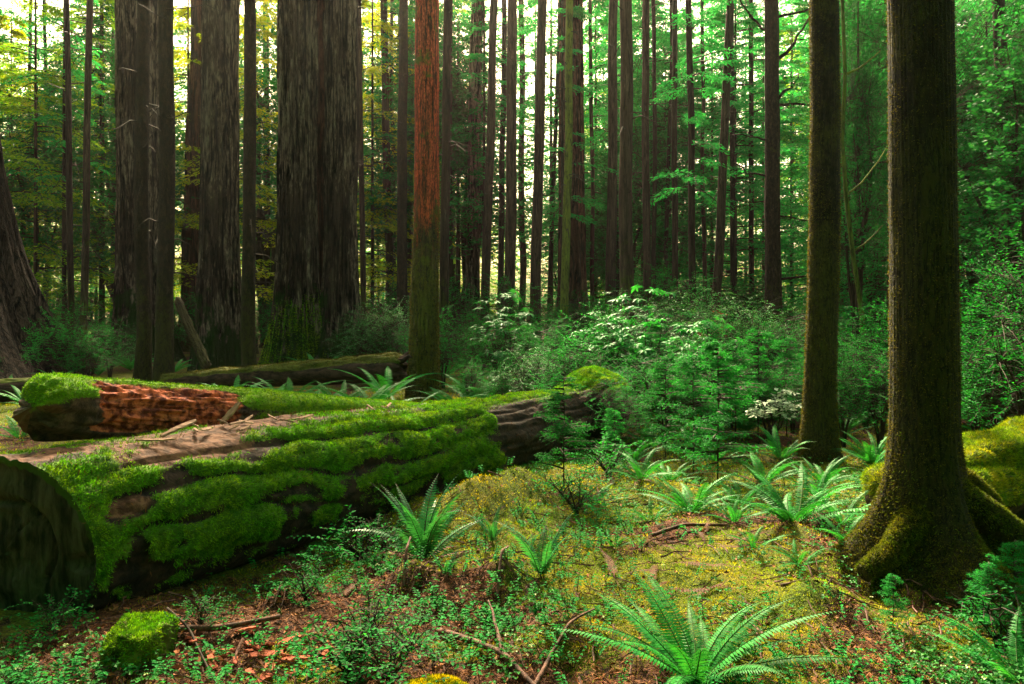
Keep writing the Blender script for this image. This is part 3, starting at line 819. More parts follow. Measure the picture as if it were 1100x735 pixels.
# ------------------------------------------------------------------ the big fallen log
def loft(name, ring, mats, caps=(True, True), attrs=None, smooth=True):
    """ring: (n, m, 3)"""
    n, m, _ = ring.shape
    i = np.arange(n - 1)[:, None] * m; j = np.arange(m)[None]
    q = np.stack([i + j, i + (j + 1) % m, i + m + (j + 1) % m, i + m + j], -1).reshape(-1, 4)
    V = ring.reshape(-1, 3); t = []; extra = []
    jj = np.arange(m)
    if caps[0]:
        extra.append(ring[0].mean(0)); k = n * m + len(extra) - 1; t.append(np.stack([(jj + 1) % m, jj, np.full(m, k)], 1))
    if caps[1]:
        extra.append(ring[-1].mean(0)); k = n * m + len(extra) - 1; t.append(np.stack([(n - 1) * m + jj, (n - 1) * m + (jj + 1) % m, np.full(m, k)], 1))
    at = None
    if attrs:
        at = {kk: np.concatenate([a.ravel(), np.full(len(extra), float(a.mean()))]) for kk, a in attrs.items()}
    if extra: V = np.concatenate([V, np.array(extra)])
    return mesh_np(name, V, q, np.concatenate(t) if t else None, mats, at, smooth)


def big_log():
    NS, NT = 440, 170
    s = np.linspace(0, 1, NS) * LOG_L
    ph = np.arange(NT) / NT * 2 * PI           # 0 = top, positive towards the camera side
    S, PH = np.meshgrid(s, ph, indexing='ij')
    phs = (PH + PI) % (2 * PI) - PI             # -pi..pi
    cam = np.array([-LOG_N[0], -LOG_N[1], 0]); up = np.array([0, 0, 1.0]); ax = np.array([LOG_D[0], LOG_D[1], 0])
    arc = phs * 0.5
    nz = fbm(S * 0.9, arc * 4, 0, 101, 4)
    rad = 0.565 - 0.018 * S
    rad = rad * (1 + 0.04 * fbm(S * 0.7, np.cos(PH), np.sin(PH), 107, 3))
    # where moss grows
    lim = 1.80 + 0.42 * fbm(S * 1.1, 0 * S, 0, 111, 3) + 0.3 * fbm(S * 4.5, 0 * S, 0, 112, 3) - 0.25 * sstep(1.0, 0.2, S)
    moss = sstep(lim + 0.22, lim - 0.22, np.abs(phs)) * 1.0
    moss = moss + 0.55 * fbm(S * 1.6, arc * 7, 0, 113, 4) + 0.75 * fbm(S * 5, arc * 16, 0, 114, 3) * sstep(0.3, 0.9, phs)
    moss = moss + 0.55 * fbm(S * 8, arc * 13, 0, 115, 3) - 0.08
    bare = np.exp(-((S - 1.0) / 0.55) ** 2 - ((phs - 0.5) / 0.30) ** 2) * 1.15 + np.exp(-((S - 0.35) / 0.25) ** 2 - ((phs - 1.12) / 0.12) ** 2) * 1.1
    top = sstep(0.46, 0.16, phs + 0.15 * fbm(S * 2, 0 * S, 0, 118, 3)) * sstep(4.2, 2.8, S) * (phs > -1.4)
    moss = moss - 1.1 * bare - 0.95 * top * (0.62 + fbm(S * 2.5, arc * 6, 0, 119, 3))
    rot = sstep(4.3, 4.75, S + 0.45 * fbm(phs * 2.2, S * 1.5, 0, 121, 4))
    moss = moss * (1 - rot) + rot * (sstep(1.0, 0.3, np.abs(phs + 0.1)) * 0.85 + 0.6 * fbm(S * 2, arc * 5, 0, 123, 4) * 0.5 - 0.1 + 0.8 * sstep(6.6, 7.3, S) * sstep(1.5, .8, np.abs(phs)))
    w = arc / 0.10 + 1.5 * fbm(S * 0.9, arc * 2.6, 0, 127, 4) + 0.08 * S
    shelf = np.abs(np.sin(w * PI / 2)) ** 0.8
    gap = sstep(0.50, 0.10, shelf) * sstep(-0.35, 0.1, fbm(S * 1.3, arc * 3, 0, 129, 3)) * sstep(0.25, 0.6, np.abs(phs))
    moss = np.clip(moss, 0, 1) * (1 - 0.95 * gap)
    pale = np.clip(1.15 * bare + 0.8 * top * (1 - moss) + 0.15 * fbm(S * 2, arc * 9, 0, 131, 3), 0, 1)
    # shelves of moss with dark grooves between, running along the log
    side = sstep(0.15, 0.6, np.abs(phs))
    rad = rad + np.clip(moss * 1.25, 0, 1) ** 1.6 * (side * (0.050 * shelf - 0.028) + 0.034 * fbm(S * 4.2, arc * 6, 0, 133, 4)) * sstep(0.0, 0.35, S) - 0.02 * gap
    rad = rad + (1 - moss) * (0.024 * fbm(S * 0.9, arc * 13, 0, 137, 4) - 0.018 * sstep(.1, .5, fbm(S * .5, arc * 22, 0, 139, 2)))
    rad = rad + pale * 0.022 * fbm(S * 2.2, arc * 26, 0, 143, 4)
    rad = rad - rot * (0.025 + 0.06 * fbm(S * 1.4, arc * 4, 0, 141, 4))
    rad = rad + (0.15 * np.clip(np.cos(phs), 0, 1) + 0.03) * sstep(6.5, 7.2, S)
    rad = rad * (1 - 0.35 * sstep(7.35, LOG_L, S) ** 2)
    # the saw cut is skewed towards the path
    off = -0.36 * (-np.sin(phs)) * rad * sstep(0.6, 0.0, S) - 0.03 * np.cos(phs) * sstep(.3, 0, S)
    offend = sstep(7.2, LOG_L, S) * 0.18 * fbm(np.cos(PH) * 2, np.sin(PH) * 2, 0, 151, 3)
    C = np.array([LOG_A[0], LOG_A[1], 0.325])
    ring = C + (S + off + offend)[..., None] * ax + (rad * np.sin(phs))[..., None] * cam + (rad * np.cos(phs))[..., None] * up
    ring[..., 2] += 0.02 * np.sin(S * 0.9)
    org = np.array([LOG_A[0], LOG_A[1], 0.0])
    root = thing('fallen_log', 'huge moss-covered fallen log with a charred saw-cut end', 'log', tuple(org))
    me = loft('bark', ring - org, [M['logwood']], (False, True), {'moss': moss, 'pale': pale})
    link('bark', me, root)
    # cut face: rings of verts from the rim inwards
    rim = (ring[0] - org); cen = rim.mean(0)
    fr = np.concatenate([[1.0, 0.985], np.linspace(0.96, 0.03, 46)])
    rr = cen + fr[:, None, None] * (rim - cen)[None]
    dirv = np.array([-LOG_D[0], -LOG_D[1], 0])
    ang = np.linspace(0, 2 * PI, NT, endpoint=False)
    A2, F2 = np.meshgrid(ang, fr)
    dep = 0.0025 * np.sin(F2 * 70 + 3 * fbm(F2 * 2, np.cos(A2), np.sin(A2), 165, 3)) * 0.5 - 0.03 * sstep(.55, .75, fbm(A2 * 5, F2 * 1.2, 0, 167, 2)) + 0.02 * fbm(F2 * 6, np.cos(A2) * 1.5, np.sin(A2) * 1.5, 161, 3) - 0.028 * np.exp(-((F2 - 0.55 - 0.05 * np.sin(2 * A2)) / 0.03) ** 2) * (np.cos(A2 - 0.3) > -0.2) + 0.02 * (1 - F2)
    rr = rr + dep[..., None] * dirv
    rr[0] = rim
    mossrim = sstep(0.86, 1.0, F2) * sstep(-0.2, 0.6, np.cos(A2)) + 0.5 * fbm(F2 * 3, np.cos(A2) * 2, np.sin(A2) * 2, 163, 3) * .5
    link('cut_end', loft('cut_end', rr[::-1], [M['cutend']], (True, False), {'moss': np.clip(mossrim, 0, 1)[::-1]}), root)
    # moss shoots, drawn where the mask says moss
    mo = me.attributes['moss'].data; mv = np.zeros(len(me.vertices), np.float32); mo.foreach_get('value', mv)
    me.calc_loop_triangles(); ntr = len(me.loop_triangles); tri = np.zeros(ntr * 3, np.int32); me.loop_triangles.foreach_get('vertices', tri)
    mt = mv[tri.reshape(-1, 3)].mean(1)
    def keep(cen_, nn_):
        return np.clip((mt - 0.22) / 0.6, 0, 1) ** 1.3 * (cen_[:, 2] > -0.05) * ((nn_ @ cam) > -0.75)
    mesh_fuzz(me, 170000, 0.026, 0.0055, 201, 'moss', M['moss'], keep, 0.28, root, 0.9)
    mesh_fuzz(me, 7000, 0.05, 0.006, 203, 'needles', M['litter'], lambda c_, n_: np.clip(n_[:, 2], 0, 1) ** 1.5 * np.clip(0.4 + fbm(c_[:, 0] * 2, c_[:, 1] * 2, 0, 207, 3), 0.02, 1), 0.0, root, 4.0)
    return root, me


big_log()


def small_log(name, label, p0, p1, r0, r1, mat, fn, seed, group=None, fuzz=0, fmat=None, ns=160, nt=72, cat='log', rootflare=0.0, sag=0.0, keepm=0.4, flen=0.022):
    p0 = np.array(p0, float); p1 = np.array(p1, float); ax = p1 - p0; Ln = np.linalg.norm(ax); ax /= Ln
    side = norm(np.cross(ax, (0, 0, 1.0))); up = np.cross(side, ax)
    if side[1] > 0: side = -side
    s = np.linspace(0, 1, ns) * Ln; ph = np.arange(nt) / nt * 2 * PI
    S, PH = np.meshgrid(s, ph, indexing='ij'); phs = (PH + PI) % (2 * PI) - PI
    r = r0 + (r1 - r0) * S / Ln
    moss, pale, dr = fn(S, phs, Ln)
    r = r * (1 + 0.10 * fbm(S * 1.3, np.cos(PH), np.sin(PH), seed, 3) + 0.05 * fbm(S * 1.5, phs * 4, 0, seed + 1, 4)) + dr
    r = r * (1 - 0.28 * sstep(0.10, 0, S) ** 2 - 0.3 * sstep(Ln - .12, Ln, S) ** 2)
    endw = 0.10 * fbm(np.cos(PH) * 2.2, np.sin(PH) * 2.2, 0, seed + 3, 3) * (sstep(.25, 0, S) + sstep(Ln - .25, Ln, S))
    ring = p0 + (S + endw)[..., None] * ax + (r * np.sin(phs))[..., None] * side + (r * np.cos(phs))[..., None] * up
    ring[..., 2] -= sag * np.sin(PI * S / Ln)
    root = thing(name, label, cat, tuple(p0), group)
    me = loft('wood', ring - p0, [mat], (True, True), {'moss': np.clip(moss, 0, 1), 'pale': np.clip(pale, 0, 1)})
    link('wood', me, root)
    if fuzz:
        mv = np.zeros(len(me.vertices), np.float32); me.attributes['moss'].data.foreach_get('value', mv)
        me.calc_loop_triangles(); ntr = len(me.loop_triangles); tri = np.zeros(ntr * 3, np.int32); me.loop_triangles.foreach_get('vertices', tri)
        mt = mv[tri.reshape(-1, 3)].mean(1)
        mesh_fuzz(me, fuzz, flen, 0.005, seed + 9, 'moss', fmat or M['moss'], lambda c, n: (mt > keepm) * (0.2 + mt) + 1e-9, 0.2, root, 0.9)
    return root


def f_top(S, ph, Ln):
    red = sstep(0.22, 0.42, S + 0.12 * fbm(S * 5, ph * 3, 0, 302, 3)) * sstep(1.95, 1.5, S + 0.2 * fbm(S * 3, ph * 2, 0, 301, 3)) * sstep(-0.1, 0.55, ph + 0.35 * fbm(S * 3, ph * 3, 0, 303, 3)) * (ph < 2.4)
    moss = sstep(1.55, 0.9, np.abs(ph) + 0.3 * fbm(S * 2.4, ph * 2, 0, 305, 3)) * 0.95 + 0.3 * fbm(S * 4, ph * 4, 0, 307, 3)
    moss = moss + sstep(1.6, 2.0, S) * sstep(2.6, 1.6, np.abs(ph)) * 0.6
    moss = moss * (1 - red)
    dr = -0.035 * red + 0.04 * red * fbm(S * 5, ph * 7, 0, 309, 4) + 0.018 * red * fbm(S * 6, ph * 20, 0, 311, 4) + 0.012 * moss
    dr = dr - 0.06 * sstep(0.5, 0.0, S) * sstep(1.0, 1.9, ph)
    return moss, red, dr


small_log('rotten_log', 'small mossy log with a red rotten side lying on top of the huge log', (-2.98, 4.98, 1.10), (-0.75, 10.4, 0.33), 0.215, 0.105, M['redlog'], f_top, 300, fuzz=60000, ns=520, nt=130, cat='log')


def f_moss(lo, hi, seed):
    def f(S, ph, Ln):
        m = sstep(hi, lo, np.abs(ph) + 0.5 * fbm(S * 1.2, ph * 2, 0, seed, 4))
        return m, 0 * m, 0.05 * m * fbm(S * 3, ph * 3, 0, seed + 2, 3)
    return f


def f_lump(S, ph, Ln):
    m = np.clip(sstep(2.1, 1.3, np.abs(ph) + 0.5 * fbm(S * 1.5, ph * 2, 0, 421, 4)) + 0.5 * fbm(S * 3, ph * 3, 0, 425, 3) - 0.1, 0, 1)
    return m, 0 * m, 0.10 * fbm(S * 2.2, ph * 1.8, 0, 423, 4) + 0.05 * m * np.abs(np.sin(ph * 3.2 + 2 * fbm(S * 1.5, ph, 0, 427, 3)))


def G3(px, py, Y):
    return ((px - CX) / F * Y, Y, CAMZ - (py - HZ) / F * Y)


rl_ = small_log('rotting_log', 'brown rotting log with ragged roots lying before the twin redwood', G3(175, 412, 17.5), G3(432, 394, 15.5), 0.19, 0.27, M['oldlog'], f_moss(0.7, 1.5, 401), 400, fuzz=20000, fmat=M['moss_trunk'], flen=.05)
_rr = random.Random(3)
for k_ in range(9):
    e = np.array(G3(428, 394, 15.5)) - np.array(G3(175, 412, 17.5)); a_ = _rr.uniform(0, 2 * PI); l_ = _rr.uniform(.25, .6)
    dv = np.array([.5, math.cos(a_) * .5, math.sin(a_) * .8])
    m_ = MB(); tube(m_, [e + (-.35, 0, 0), e + dv * l_ * .5, e + dv * l_ + (0, 0, -.05), e + dv * l_ * 1.3 + (.03, 0, -.18)], [.09, .06, .035, .012], 6)
    link('root', m_.mesh('root', [M['oldlog']], True), rl_)
small_log('rotting_log', 'dark low log beside the flared trunk at the left edge', G3(-60, 425, 15), G3(55, 416, 15.5), 0.22, 0.2, M['oldlog'], f_moss(0.5, 1.2, 411), 410)
small_log('mossy_log', 'bright yellow-green mossy log behind the thick mossy trunk', (2.95, 6.0, 0.22), (5.6, 7.6, 0.42), 0.34, 0.36, M['oldlog'], f_lump, 420, fuzz=90000, fmat=M['moss_lime'], flen=.04)
small_log('mossy_log', 'distant mossy log lying among shrubs right of the mossy trunks', G3(935, 412, 15), G3(1110, 420, 14.5), 0.2, 0.2, M['oldlog'], f_moss(1.3, 2.2, 431), 430, fuzz=12000, fmat=M['moss_gold'], flen=.05)
small_log('leaning_pole', 'thin mossy pole leaning against the grey redwood', G3(222, 395, 18), G3(190, 322, 19.5), 0.11, 0.09, M['slim'], f_moss(1.2, 2.2, 441), 440, cat='dead pole')

# ------------------------------------------------------------------ the trees
CONS = {}
for kk in range(5):
    CONS[kk] = conifer_crown('crown', 500 + kk, 16, 1.2, 3.3, 105, [M['needle'], M['stem']], 0.16, 0.055)
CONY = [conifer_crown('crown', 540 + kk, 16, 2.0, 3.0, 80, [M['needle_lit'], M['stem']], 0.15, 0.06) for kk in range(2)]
M['needle_lime'] = leaf_mat('needle_foliage_lime', (0.05, 0.22, 0.02), (0.20, 0.34, 0.02), 0.62, 0.6, 0.06, (1.5, 1.25, 0.4))  # backlight glow put into the leaf colour as a lighter lime
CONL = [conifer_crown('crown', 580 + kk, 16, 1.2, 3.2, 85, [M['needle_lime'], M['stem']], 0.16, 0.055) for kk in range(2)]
SPARSE = [conifer_crown('crown', 520 + kk, 16, 4.5, 2.2, 36, [M['needle'], M['stem']]) for kk in range(3)]
BROAD = [bush_foliage('crown', 560 + kk, 9, 3.0, 1500, [M['broad'], M['stem']], 0.12, 0.075, 12, 0.6, 0.6, 0.2) for kk in range(2)]

T = []   # photo trunks:  px at base, px at top of frame, width px, distance, kind, label, crown
T += [
    (70, 70, 4.5, 27, 'far', 'thinnest straight dark pole right of the left edge redwood', 0),
    (77, 75, 6.5, 24, 'far', 'dark pole second right of the left edge redwood', None),
    (88, 98, 7.5, 22, 'far', 'slim dark trunk leaning right near the left edge redwood', None),
    (110, 109, 4.5, 33, 'far', 'thin green-lit pole halfway between the leaning dark trunk and the twin thin trunks', 1),
    (122, 124, 5.5, 36, 'far', 'distant dark pole left of the redwood behind the paired slim trunks', None),
    (50, 47, 4.0, 38, 'far', 'faint far pole above the left edge log', 2),
    (154, 156, 14.5, 18.5, 'slim', 'slim brown mossy trunk, left one of the close pair', None),
    (175, 178, 17, 18.0, 'slim', 'slim brown mossy trunk, thicker right one of the close pair', None),
    (268, 267, 14, 17.0, 'slim', 'slim dark mossy trunk between the grey redwood and the twin redwood', None),
    (379, 383, 7.5, 25, 'far', 'grey pole hugging the side of the twin redwood', None),
    (392, 387, 6, 27, 'far', 'thin black pole just right of the twin redwood', None),
    (420, 412, 9, 34, 'far', 'slender trunk two left of the red-barked trunk, against yellow leaves', 0),
    (424, 421, 4.5, 36, 'far', 'thread-thin trunk close beside a slender one before yellow leaves', None),
    (431, 433, 11, 28, 'slim', 'brown trunk directly left of the red-barked trunk', None),
    (440, 441, 5, 38, 'redwood_red', 'thin reddish trunk half hidden by the red-barked trunk', None),
    (475, 481, 10, 22, 'far', 'brown trunk directly right of the red-barked trunk', None),
    (484, 485, 4, 34, 'far', 'thin dark pole in the gap right of the red-barked trunk', None),
    (506, 513, 15, 34, 'redwood', 'stout grey-brown trunk left of the bright sky gap', None),
    (520, 531, 9.5, 29, 'far', 'slanting slim trunk left of the bright sky gap', None),
    (538, 541, 6.5, 33, 'far', 'narrow dark trunk against the edge of the bright gap', None),
    (546, 550, 12, 30, 'far', 'dark straight trunk rising at the left of the bright gap', None),
    (561, 561, 7, 37, 'far', 'pale thin trunk in the middle of the sunlit gap', None),
    (574, 583, 11.5, 29, 'far', 'dark leaning trunk crossing the right of the sunlit gap', None),
    (589, 602, 5, 35, 'far', 'thin slanting pole left of the central redwood', None),
    (606, 611, 9, 27, 'mossy', 'bright mossy trunk standing before the central redwood', None),
    (637, 634, 4.5, 36, 'far', 'thin pole right of the central redwood', 1),
    (655, 660, 11, 31, 'far', 'dark trunk left of the straight purple-brown trunk', None),
    (677, 671, 15, 19, 'far', 'straight purple-brown trunk rising behind the rhododendron', None),
    (695, 693, 8.5, 26, 'far', 'slim trunk just right of the straight purple-brown trunk', None),
    (704, 703, 5, 33, 'far', 'thin pole second right of the straight purple-brown trunk', None),
    (714, 722, 4.5, 36, 'far', 'thin leaning pole third right of the straight purple-brown trunk', 2),
    (726, 724, 6.5, 32, 'far', 'dark thin trunk midway between the purple-brown and leaning grey trunks', None),
    (745, 740, 7.5, 27, 'far', 'pinkish slim trunk left of the leaning grey trunk', 0),
    (757, 756, 4.5, 38, 'far', 'faint pole beside the pinkish slim trunk', None),
    (767, 785, 9.5, 27, 'far', 'grey trunk leaning right, left of the branchy dark tree', None),
    (788, 786, 6, 36, 'far', 'dark pole just left of the branchy dark tree', 1),
    (808, 806, 5.5, 40, 'far', 'distant pole touching the branchy dark tree', 2),
    (937, 935, 5, 34, 'far', 'dim pole between the two mossy trunks', None),
    (1088, 1071, 14, 20, 'far', 'dark leaning trunk right of the thick mossy trunk', 0),
    (1052, 1050, 4, 40, 'far', 'thin far pole right of the thick mossy trunk', None),
    (30, 33, 4, 42, 'far', 'faint far pole close to the left edge redwood', None),
    (205, 214, 20, 33, 'redwood_red', 'reddish redwood behind, left of the grey redwood', None),
    (284, 285, 4, 38, 'far', 'thin pole seen left of the twin redwood', None),
]
M['mossy'] = bark_mat('mossy_bark', (0.03, 0.035, 0.008), (0.09, 0.11, 0.015), (0.15, 0.17, 0.02), (0.12, 0.15, 0.015), 0.8, None, 9, 1.5, 0.5)


def add_tree(name, label, px0, px1, wpx, Y, kind, crown=None, cat='tree', group=None, sd=0):
    X0 = (px0 - CX) / F * Y; X1 = (px1 - CX) / F * Y
    zt = CAMZ + HZ / F * Y
    H = zt * 1.25 + 4
    g = float(gz(X0, Y))
    root = thing(name, label, cat, (X0, Y, g), group)
    r = wpx / 2 / F * Y
    big = kind.startswith('redwood')
    me = trunk_mesh('trunk', H, r * 1.06, ((X1 - X0) * H / zt, random.uniform(-.3, .3)), sd, M[kind], 20 if not big else 40, 44, 0.30, r * (0.45 if not big else 1.5), 0.35 + r,
                    (3, 0.25), 0.09, (r * 0.12, 14) if big else None, wob=0.04 + 0.05 * random.random(), dense=1.25)
    link('trunk', me, root)
    if crown is not None:
        c = link('crown', SPARSE[crown], root); c.location = (0, 0, 0); s = H / 16
        c.scale = (s * .9, s * .9, s); c.rotation_euler = (0, 0, random.uniform(0, 6))
    return root


DEADT = []
for k in range(3):
    rt_ = np.random.default_rng(90 + k); m_ = MB()
    for q in range(26):
        z = rt_.uniform(2.5, 15); a = rt_.uniform(0, 2 * PI); l = rt_.uniform(.25, 1.3); d_ = np.array([math.cos(a), math.sin(a), 0])
        tube(m_, [np.array([0, 0, z]), d_ * l * .4 + (0, 0, z + rt_.uniform(-.05, .12)), d_ * l * .75 + (0, 0, z + rt_.uniform(-.3, .15)), d_ * l + (0, 0, z - rt_.uniform(0, .5))], [.02, .014, .01, .004], 4)
    DEADT.append(m_.mesh('dead_twigs', [M['stem']], True))
for i, (a, b, w, Y, kd, lb, cr) in enumerate(T):
    t_ = add_tree('conifer_tree', lb, a, b, w, Y, kd, cr, sd=600 + i * 3)
    if Y < 34 and cr is None:
        o = link('dead_twigs', DEADT[i % 3], t_); o['kind'] = 'stuff'; o.rotation_euler = (0, math.atan2((b - a) / F * Y, CAMZ + HZ / F * Y), i * 1.3 if a == b else 0)


# bare dead twigs on the mid trunks
# redwoods
def redwood(label, px0, px1, wpx, Y, mat, flare, seed, ridge=0.05, cnt=30, lobes=(3, .3), fh=1.4):
    X0 = (px0 - CX) / F * Y; X1 = (px1 - CX) / F * Y; zt = CAMZ + HZ / F * Y; H = zt * 1.3 + 4
    root = thing('redwood_tree', label, 'tree', (X0, Y, float(gz(X0, Y))))
    r = wpx / 2 / F * Y
    me = trunk_mesh('trunk', H, r, ((X1 - X0) * H / zt, 0), seed, mat, 220, 150, 0.12, flare, fh, lobes, 0.07, (ridge, cnt), 0.0, -0.4, 1.3)
    link('trunk', me, root)
    return root, me, H


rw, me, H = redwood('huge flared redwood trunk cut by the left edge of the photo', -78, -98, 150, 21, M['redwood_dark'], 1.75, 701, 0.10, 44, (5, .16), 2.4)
rw, me, H = redwood('grey redwood standing behind the close pair of slim trunks', 152, 147, 44, 27, M['redwood'], 0.55, 702, 0.09, 20)
rw, me, H = redwood('grey redwood with a split bark strip, left of the slim dark mossy trunk', 234, 237, 38, 23, M['redwood'], 0.36, 703, 0.085, 20)
# twin redwood: two stems from one mossy base
Y = 23.0
X0 = (330 - CX) / F * Y; zt = CAMZ + HZ / F * Y; H = zt * 1.3 + 4
tw = thing('redwood_tree', 'massive twin-stemmed redwood with a mossy base', 'tree', (X0, Y, float(gz(X0, Y))))
m1 = trunk_mesh('trunk', H, 19 / F * Y, (0.05, 0), 711, M['redwood'], 260, 170, 0.06, 0.50, 1.4, (4, .3), 0.06, (0.13, 24), 0, -0.4, 1.3)
o = link('trunk', m1, tw, (-11 / F * Y, 0, 0))
m2 = trunk_mesh('trunk', H, 15.5 / F * Y, (0.0, 0), 713, M['redwood'], 220, 170, 0.06, 0.50, 1.6, (4, .3), 0.06, (0.11, 20), 0, -0.4, 1.3)
o2 = link('trunk', m2, tw, (33 / F * Y, 0.3, 0))
m3 = trunk_mesh('trunk', H, 7 / F * Y, (0.0, 0), 717, M['redwood_red'], 60, 90, 0.06, 0.3, 1.6, (3, .2), 0.06, (0.05, 9), 0, -0.4, 1.3)
link('trunk', m3, tw, (10 / F * Y, 0.75, 0))
mesh_fuzz(m1, 34000, 0.07, 0.016, 719, 'moss', M['moss'], lambda c, n: np.clip(1.2 - c[:, 2] / 2.6 + 0.8 * fbm(c[:, 0] * 1.4, c[:, 1] * 1.4, c[:, 2] * 1.2, 5, 3) - 0.35, 0, 1) * (c[:, 2] < 3.2), 0.3, o)
rw, me, H = redwood('central redwood with reddish bark, leafy twigs before it', 615, 613, 27, 32, M['redwood_red'], 0.5, 721, 0.06, 16)

# red barked tree
Y = 15.5
X0 = (456 - CX) / F * Y; zt = CAMZ + HZ / F * Y; H = zt * 1.3 + 3
rt = thing('red_bark_tree', 'slim tree with peeling red bark above and moss below, behind the huge log', 'tree', (X0, Y, float(gz(X0, Y))))
me = trunk_mesh('trunk', H, 14.2 / F * Y, ((458 - 456) / F * Y * H / zt, 0), 731, M['redtree'], 64, 200, 0.22, 0.08, 0.8, (3, .3), 0.07, (0.012, 18), 0.03, -0.3, 1.15)
o = link('trunk', me, rt)
mesh_fuzz(me, 26000, 0.04, 0.013, 733, 'moss', M['moss_trunk'], lambda c, n: np.clip(0.95 - c[:, 2] / 4.6 + 0.7 * fbm(c[:, 0] * 3, c[:, 1] * 3, c[:, 2] * 1.3, 15, 3), 0, 1) * (c[:, 2] < 5), 0.4, o)

# thick mossy trunk on the right
X0, Y = 2.57, 4.95
zt = CAMZ + HZ / F * Y; H = 9.5
g = float(gz(X0, Y))
nt_ = thing('mossy_tree', 'thick dark mossy trunk with spreading mossy roots', 'tree', (X0, Y, g))
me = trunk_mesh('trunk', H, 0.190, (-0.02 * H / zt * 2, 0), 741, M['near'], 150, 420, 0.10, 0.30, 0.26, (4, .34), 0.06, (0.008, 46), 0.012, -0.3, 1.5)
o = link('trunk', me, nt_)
mesh_fuzz(me, 120000, 0.018, 0.005, 743, 'moss', M['moss_trunk'],
          lambda c, n: (np.clip(0.62 * fbm(c[:, 0] * 5, c[:, 1] * 5, c[:, 2] * 2.2, 25, 4) + 0.45 * np.abs(n[:, 0]) ** 3 + 0.16 + 0.75 * np.exp(-c[:, 2] / 0.35), 0, 1)) * (c[:, 2] < 5) * (1 / (0.6 + np.clip(c[:, 2], 0, 9) * 0.35)), 0.25, o)
mesh_fuzz(me, 48000, 0.028, 0.006, 745, 'base_moss', M['moss_base'], lambda c, n: np.clip(0.75 - c[:, 2] / 0.7 + 1.1 * fbm(c[:, 0] * 5, c[:, 1] * 5, c[:, 2] * 3, 35, 3), 0, 1) * (c[:, 2] < 0.8), 0.3, o)
# roots reaching to the right
mb = MB()
def root_path(pts, r):
    pts = np.array(pts, float); u = np.linspace(0, len(pts) - 1, 40)
    P = np.stack([np.interp(u, np.arange(len(pts)), pts[:, k]) for k in range(3)], -1)
    for _ in range(6): P[1:-1] = (P[:-2] + P[1:-1] * 2 + P[2:]) / 4
    rr = np.interp(u, np.arange(len(r)), r) * (1 + 0.2 * fbm(u * 0.6, 0 * u, 0, int(r[0] * 1000), 3))
    return P, rr
for k_, (pts, r) in enumerate([
        ([(0.10, -0.10, 0.42), (0.28, -0.12, 0.30), (0.45, -0.10, 0.20), (0.62, -0.05, 0.10), (0.8, 0.0, -0.02)], [.12, .11, .085, .07, .05]),
        ([(0.12, 0.10, 0.5), (0.32, 0.14, 0.42), (0.5, 0.2, 0.3), (0.62, 0.22, 0.05)], [.1, .09, .075, .06]),
        ([(-0.10, -0.12, 0.30), (-0.30, -0.22, 0.10), (-0.52, -0.3, 0.0)], [.12, .085, .05]),
        ([(0.02, -0.16, 0.28), (0.10, -0.36, 0.10), (0.2, -0.55, -0.02)], [.12, .085, .05])]):
    P_, rr_ = root_path(pts, r)
    m_ = MB(); tube(m_, P_, rr_, 14); me_ = m_.mesh('root', [M['near']], True)
    ro = link('root', me_, nt_)
    mesh_fuzz(me_, 9000, 0.022, 0.005, 750 + k_, 'moss', M['moss_base'], lambda c, n: np.clip(n[:, 2] + 0.4, 0.02, 1), 0.3, ro)

# slim mossy tree
X0, Y, g = G(879, 500)
zt = CAMZ + HZ / F * Y; H = zt * 1.5
st = thing('mossy_tree', 'slim dark mossy trunk curving at its foot, left of the thick one', 'tree', (X0, Y, g))
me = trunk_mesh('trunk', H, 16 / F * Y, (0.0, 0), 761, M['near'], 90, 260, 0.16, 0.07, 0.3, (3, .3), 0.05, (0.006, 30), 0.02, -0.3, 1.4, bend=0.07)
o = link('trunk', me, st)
mesh_fuzz(me, 36000, 0.026, 0.007, 763, 'moss', M['moss_trunk'],
          lambda c, n: np.clip(0.6 * fbm(c[:, 0] * 5, c[:, 1] * 5, c[:, 2] * 1.8, 27, 4) + 0.5 * np.abs(n[:, 0]) ** 3 + 0.05 + 0.5 * np.exp(-c[:, 2] / 0.5), 0, 1) * (c[:, 2] < 6.5), 0.25, o)

# branchy dark tree
Y = 24.0
X0 = (834 - CX) / F * Y; zt = CAMZ + HZ / F * Y; H = zt * 1.2 + 3
bt = thing('branchy_tree', 'dark trunk with crooked mossy branches right of the leaning grey trunk', 'tree', (X0, Y, float(gz(X0, Y))))
tl = (826 - 834) / F * Y * H / zt
link('trunk', trunk_mesh('trunk', H, 8.5 / F * Y, (tl, 0), 771, M['slim'], 30, 90, 0.25, 0.25, 0.6, (3, .3), 0.12, (0.02, 12), 0.12, -0.3, 1.2), bt)
rngb = random.Random(4)
for (py, dx, up_, r) in [(62, 1.2, 1.3, .07), (105, 0.9, .75, .06), (30, -0.9, 1.1, .05), (112, 1.9, .05, .05), (300, 1.6, 0.4, .045), (190, -1.3, .6, .04), (150, -1.1, .2, .035), (20, 1.8, .8, .05), (230, 1.2, -.2, .035)]:
    z = CAMZ + (HZ - py) / F * Y
    x0 = tl * z / H
    pts = [(x0, 0, z)]
    for q in range(1, 7):
        u = q / 6
        pts.append((x0 + dx * u ** 0.8, rngb.uniform(-.15, .15) * q * .4, z + up_ * u ** 1.6 + rngb.uniform(-.08, .08)))
    m_ = MB(); tube(m_, pts, np.linspace(r, r * .35, 7), 7)
    link('limb', m_.mesh('limb', [M['slim']], True), bt)

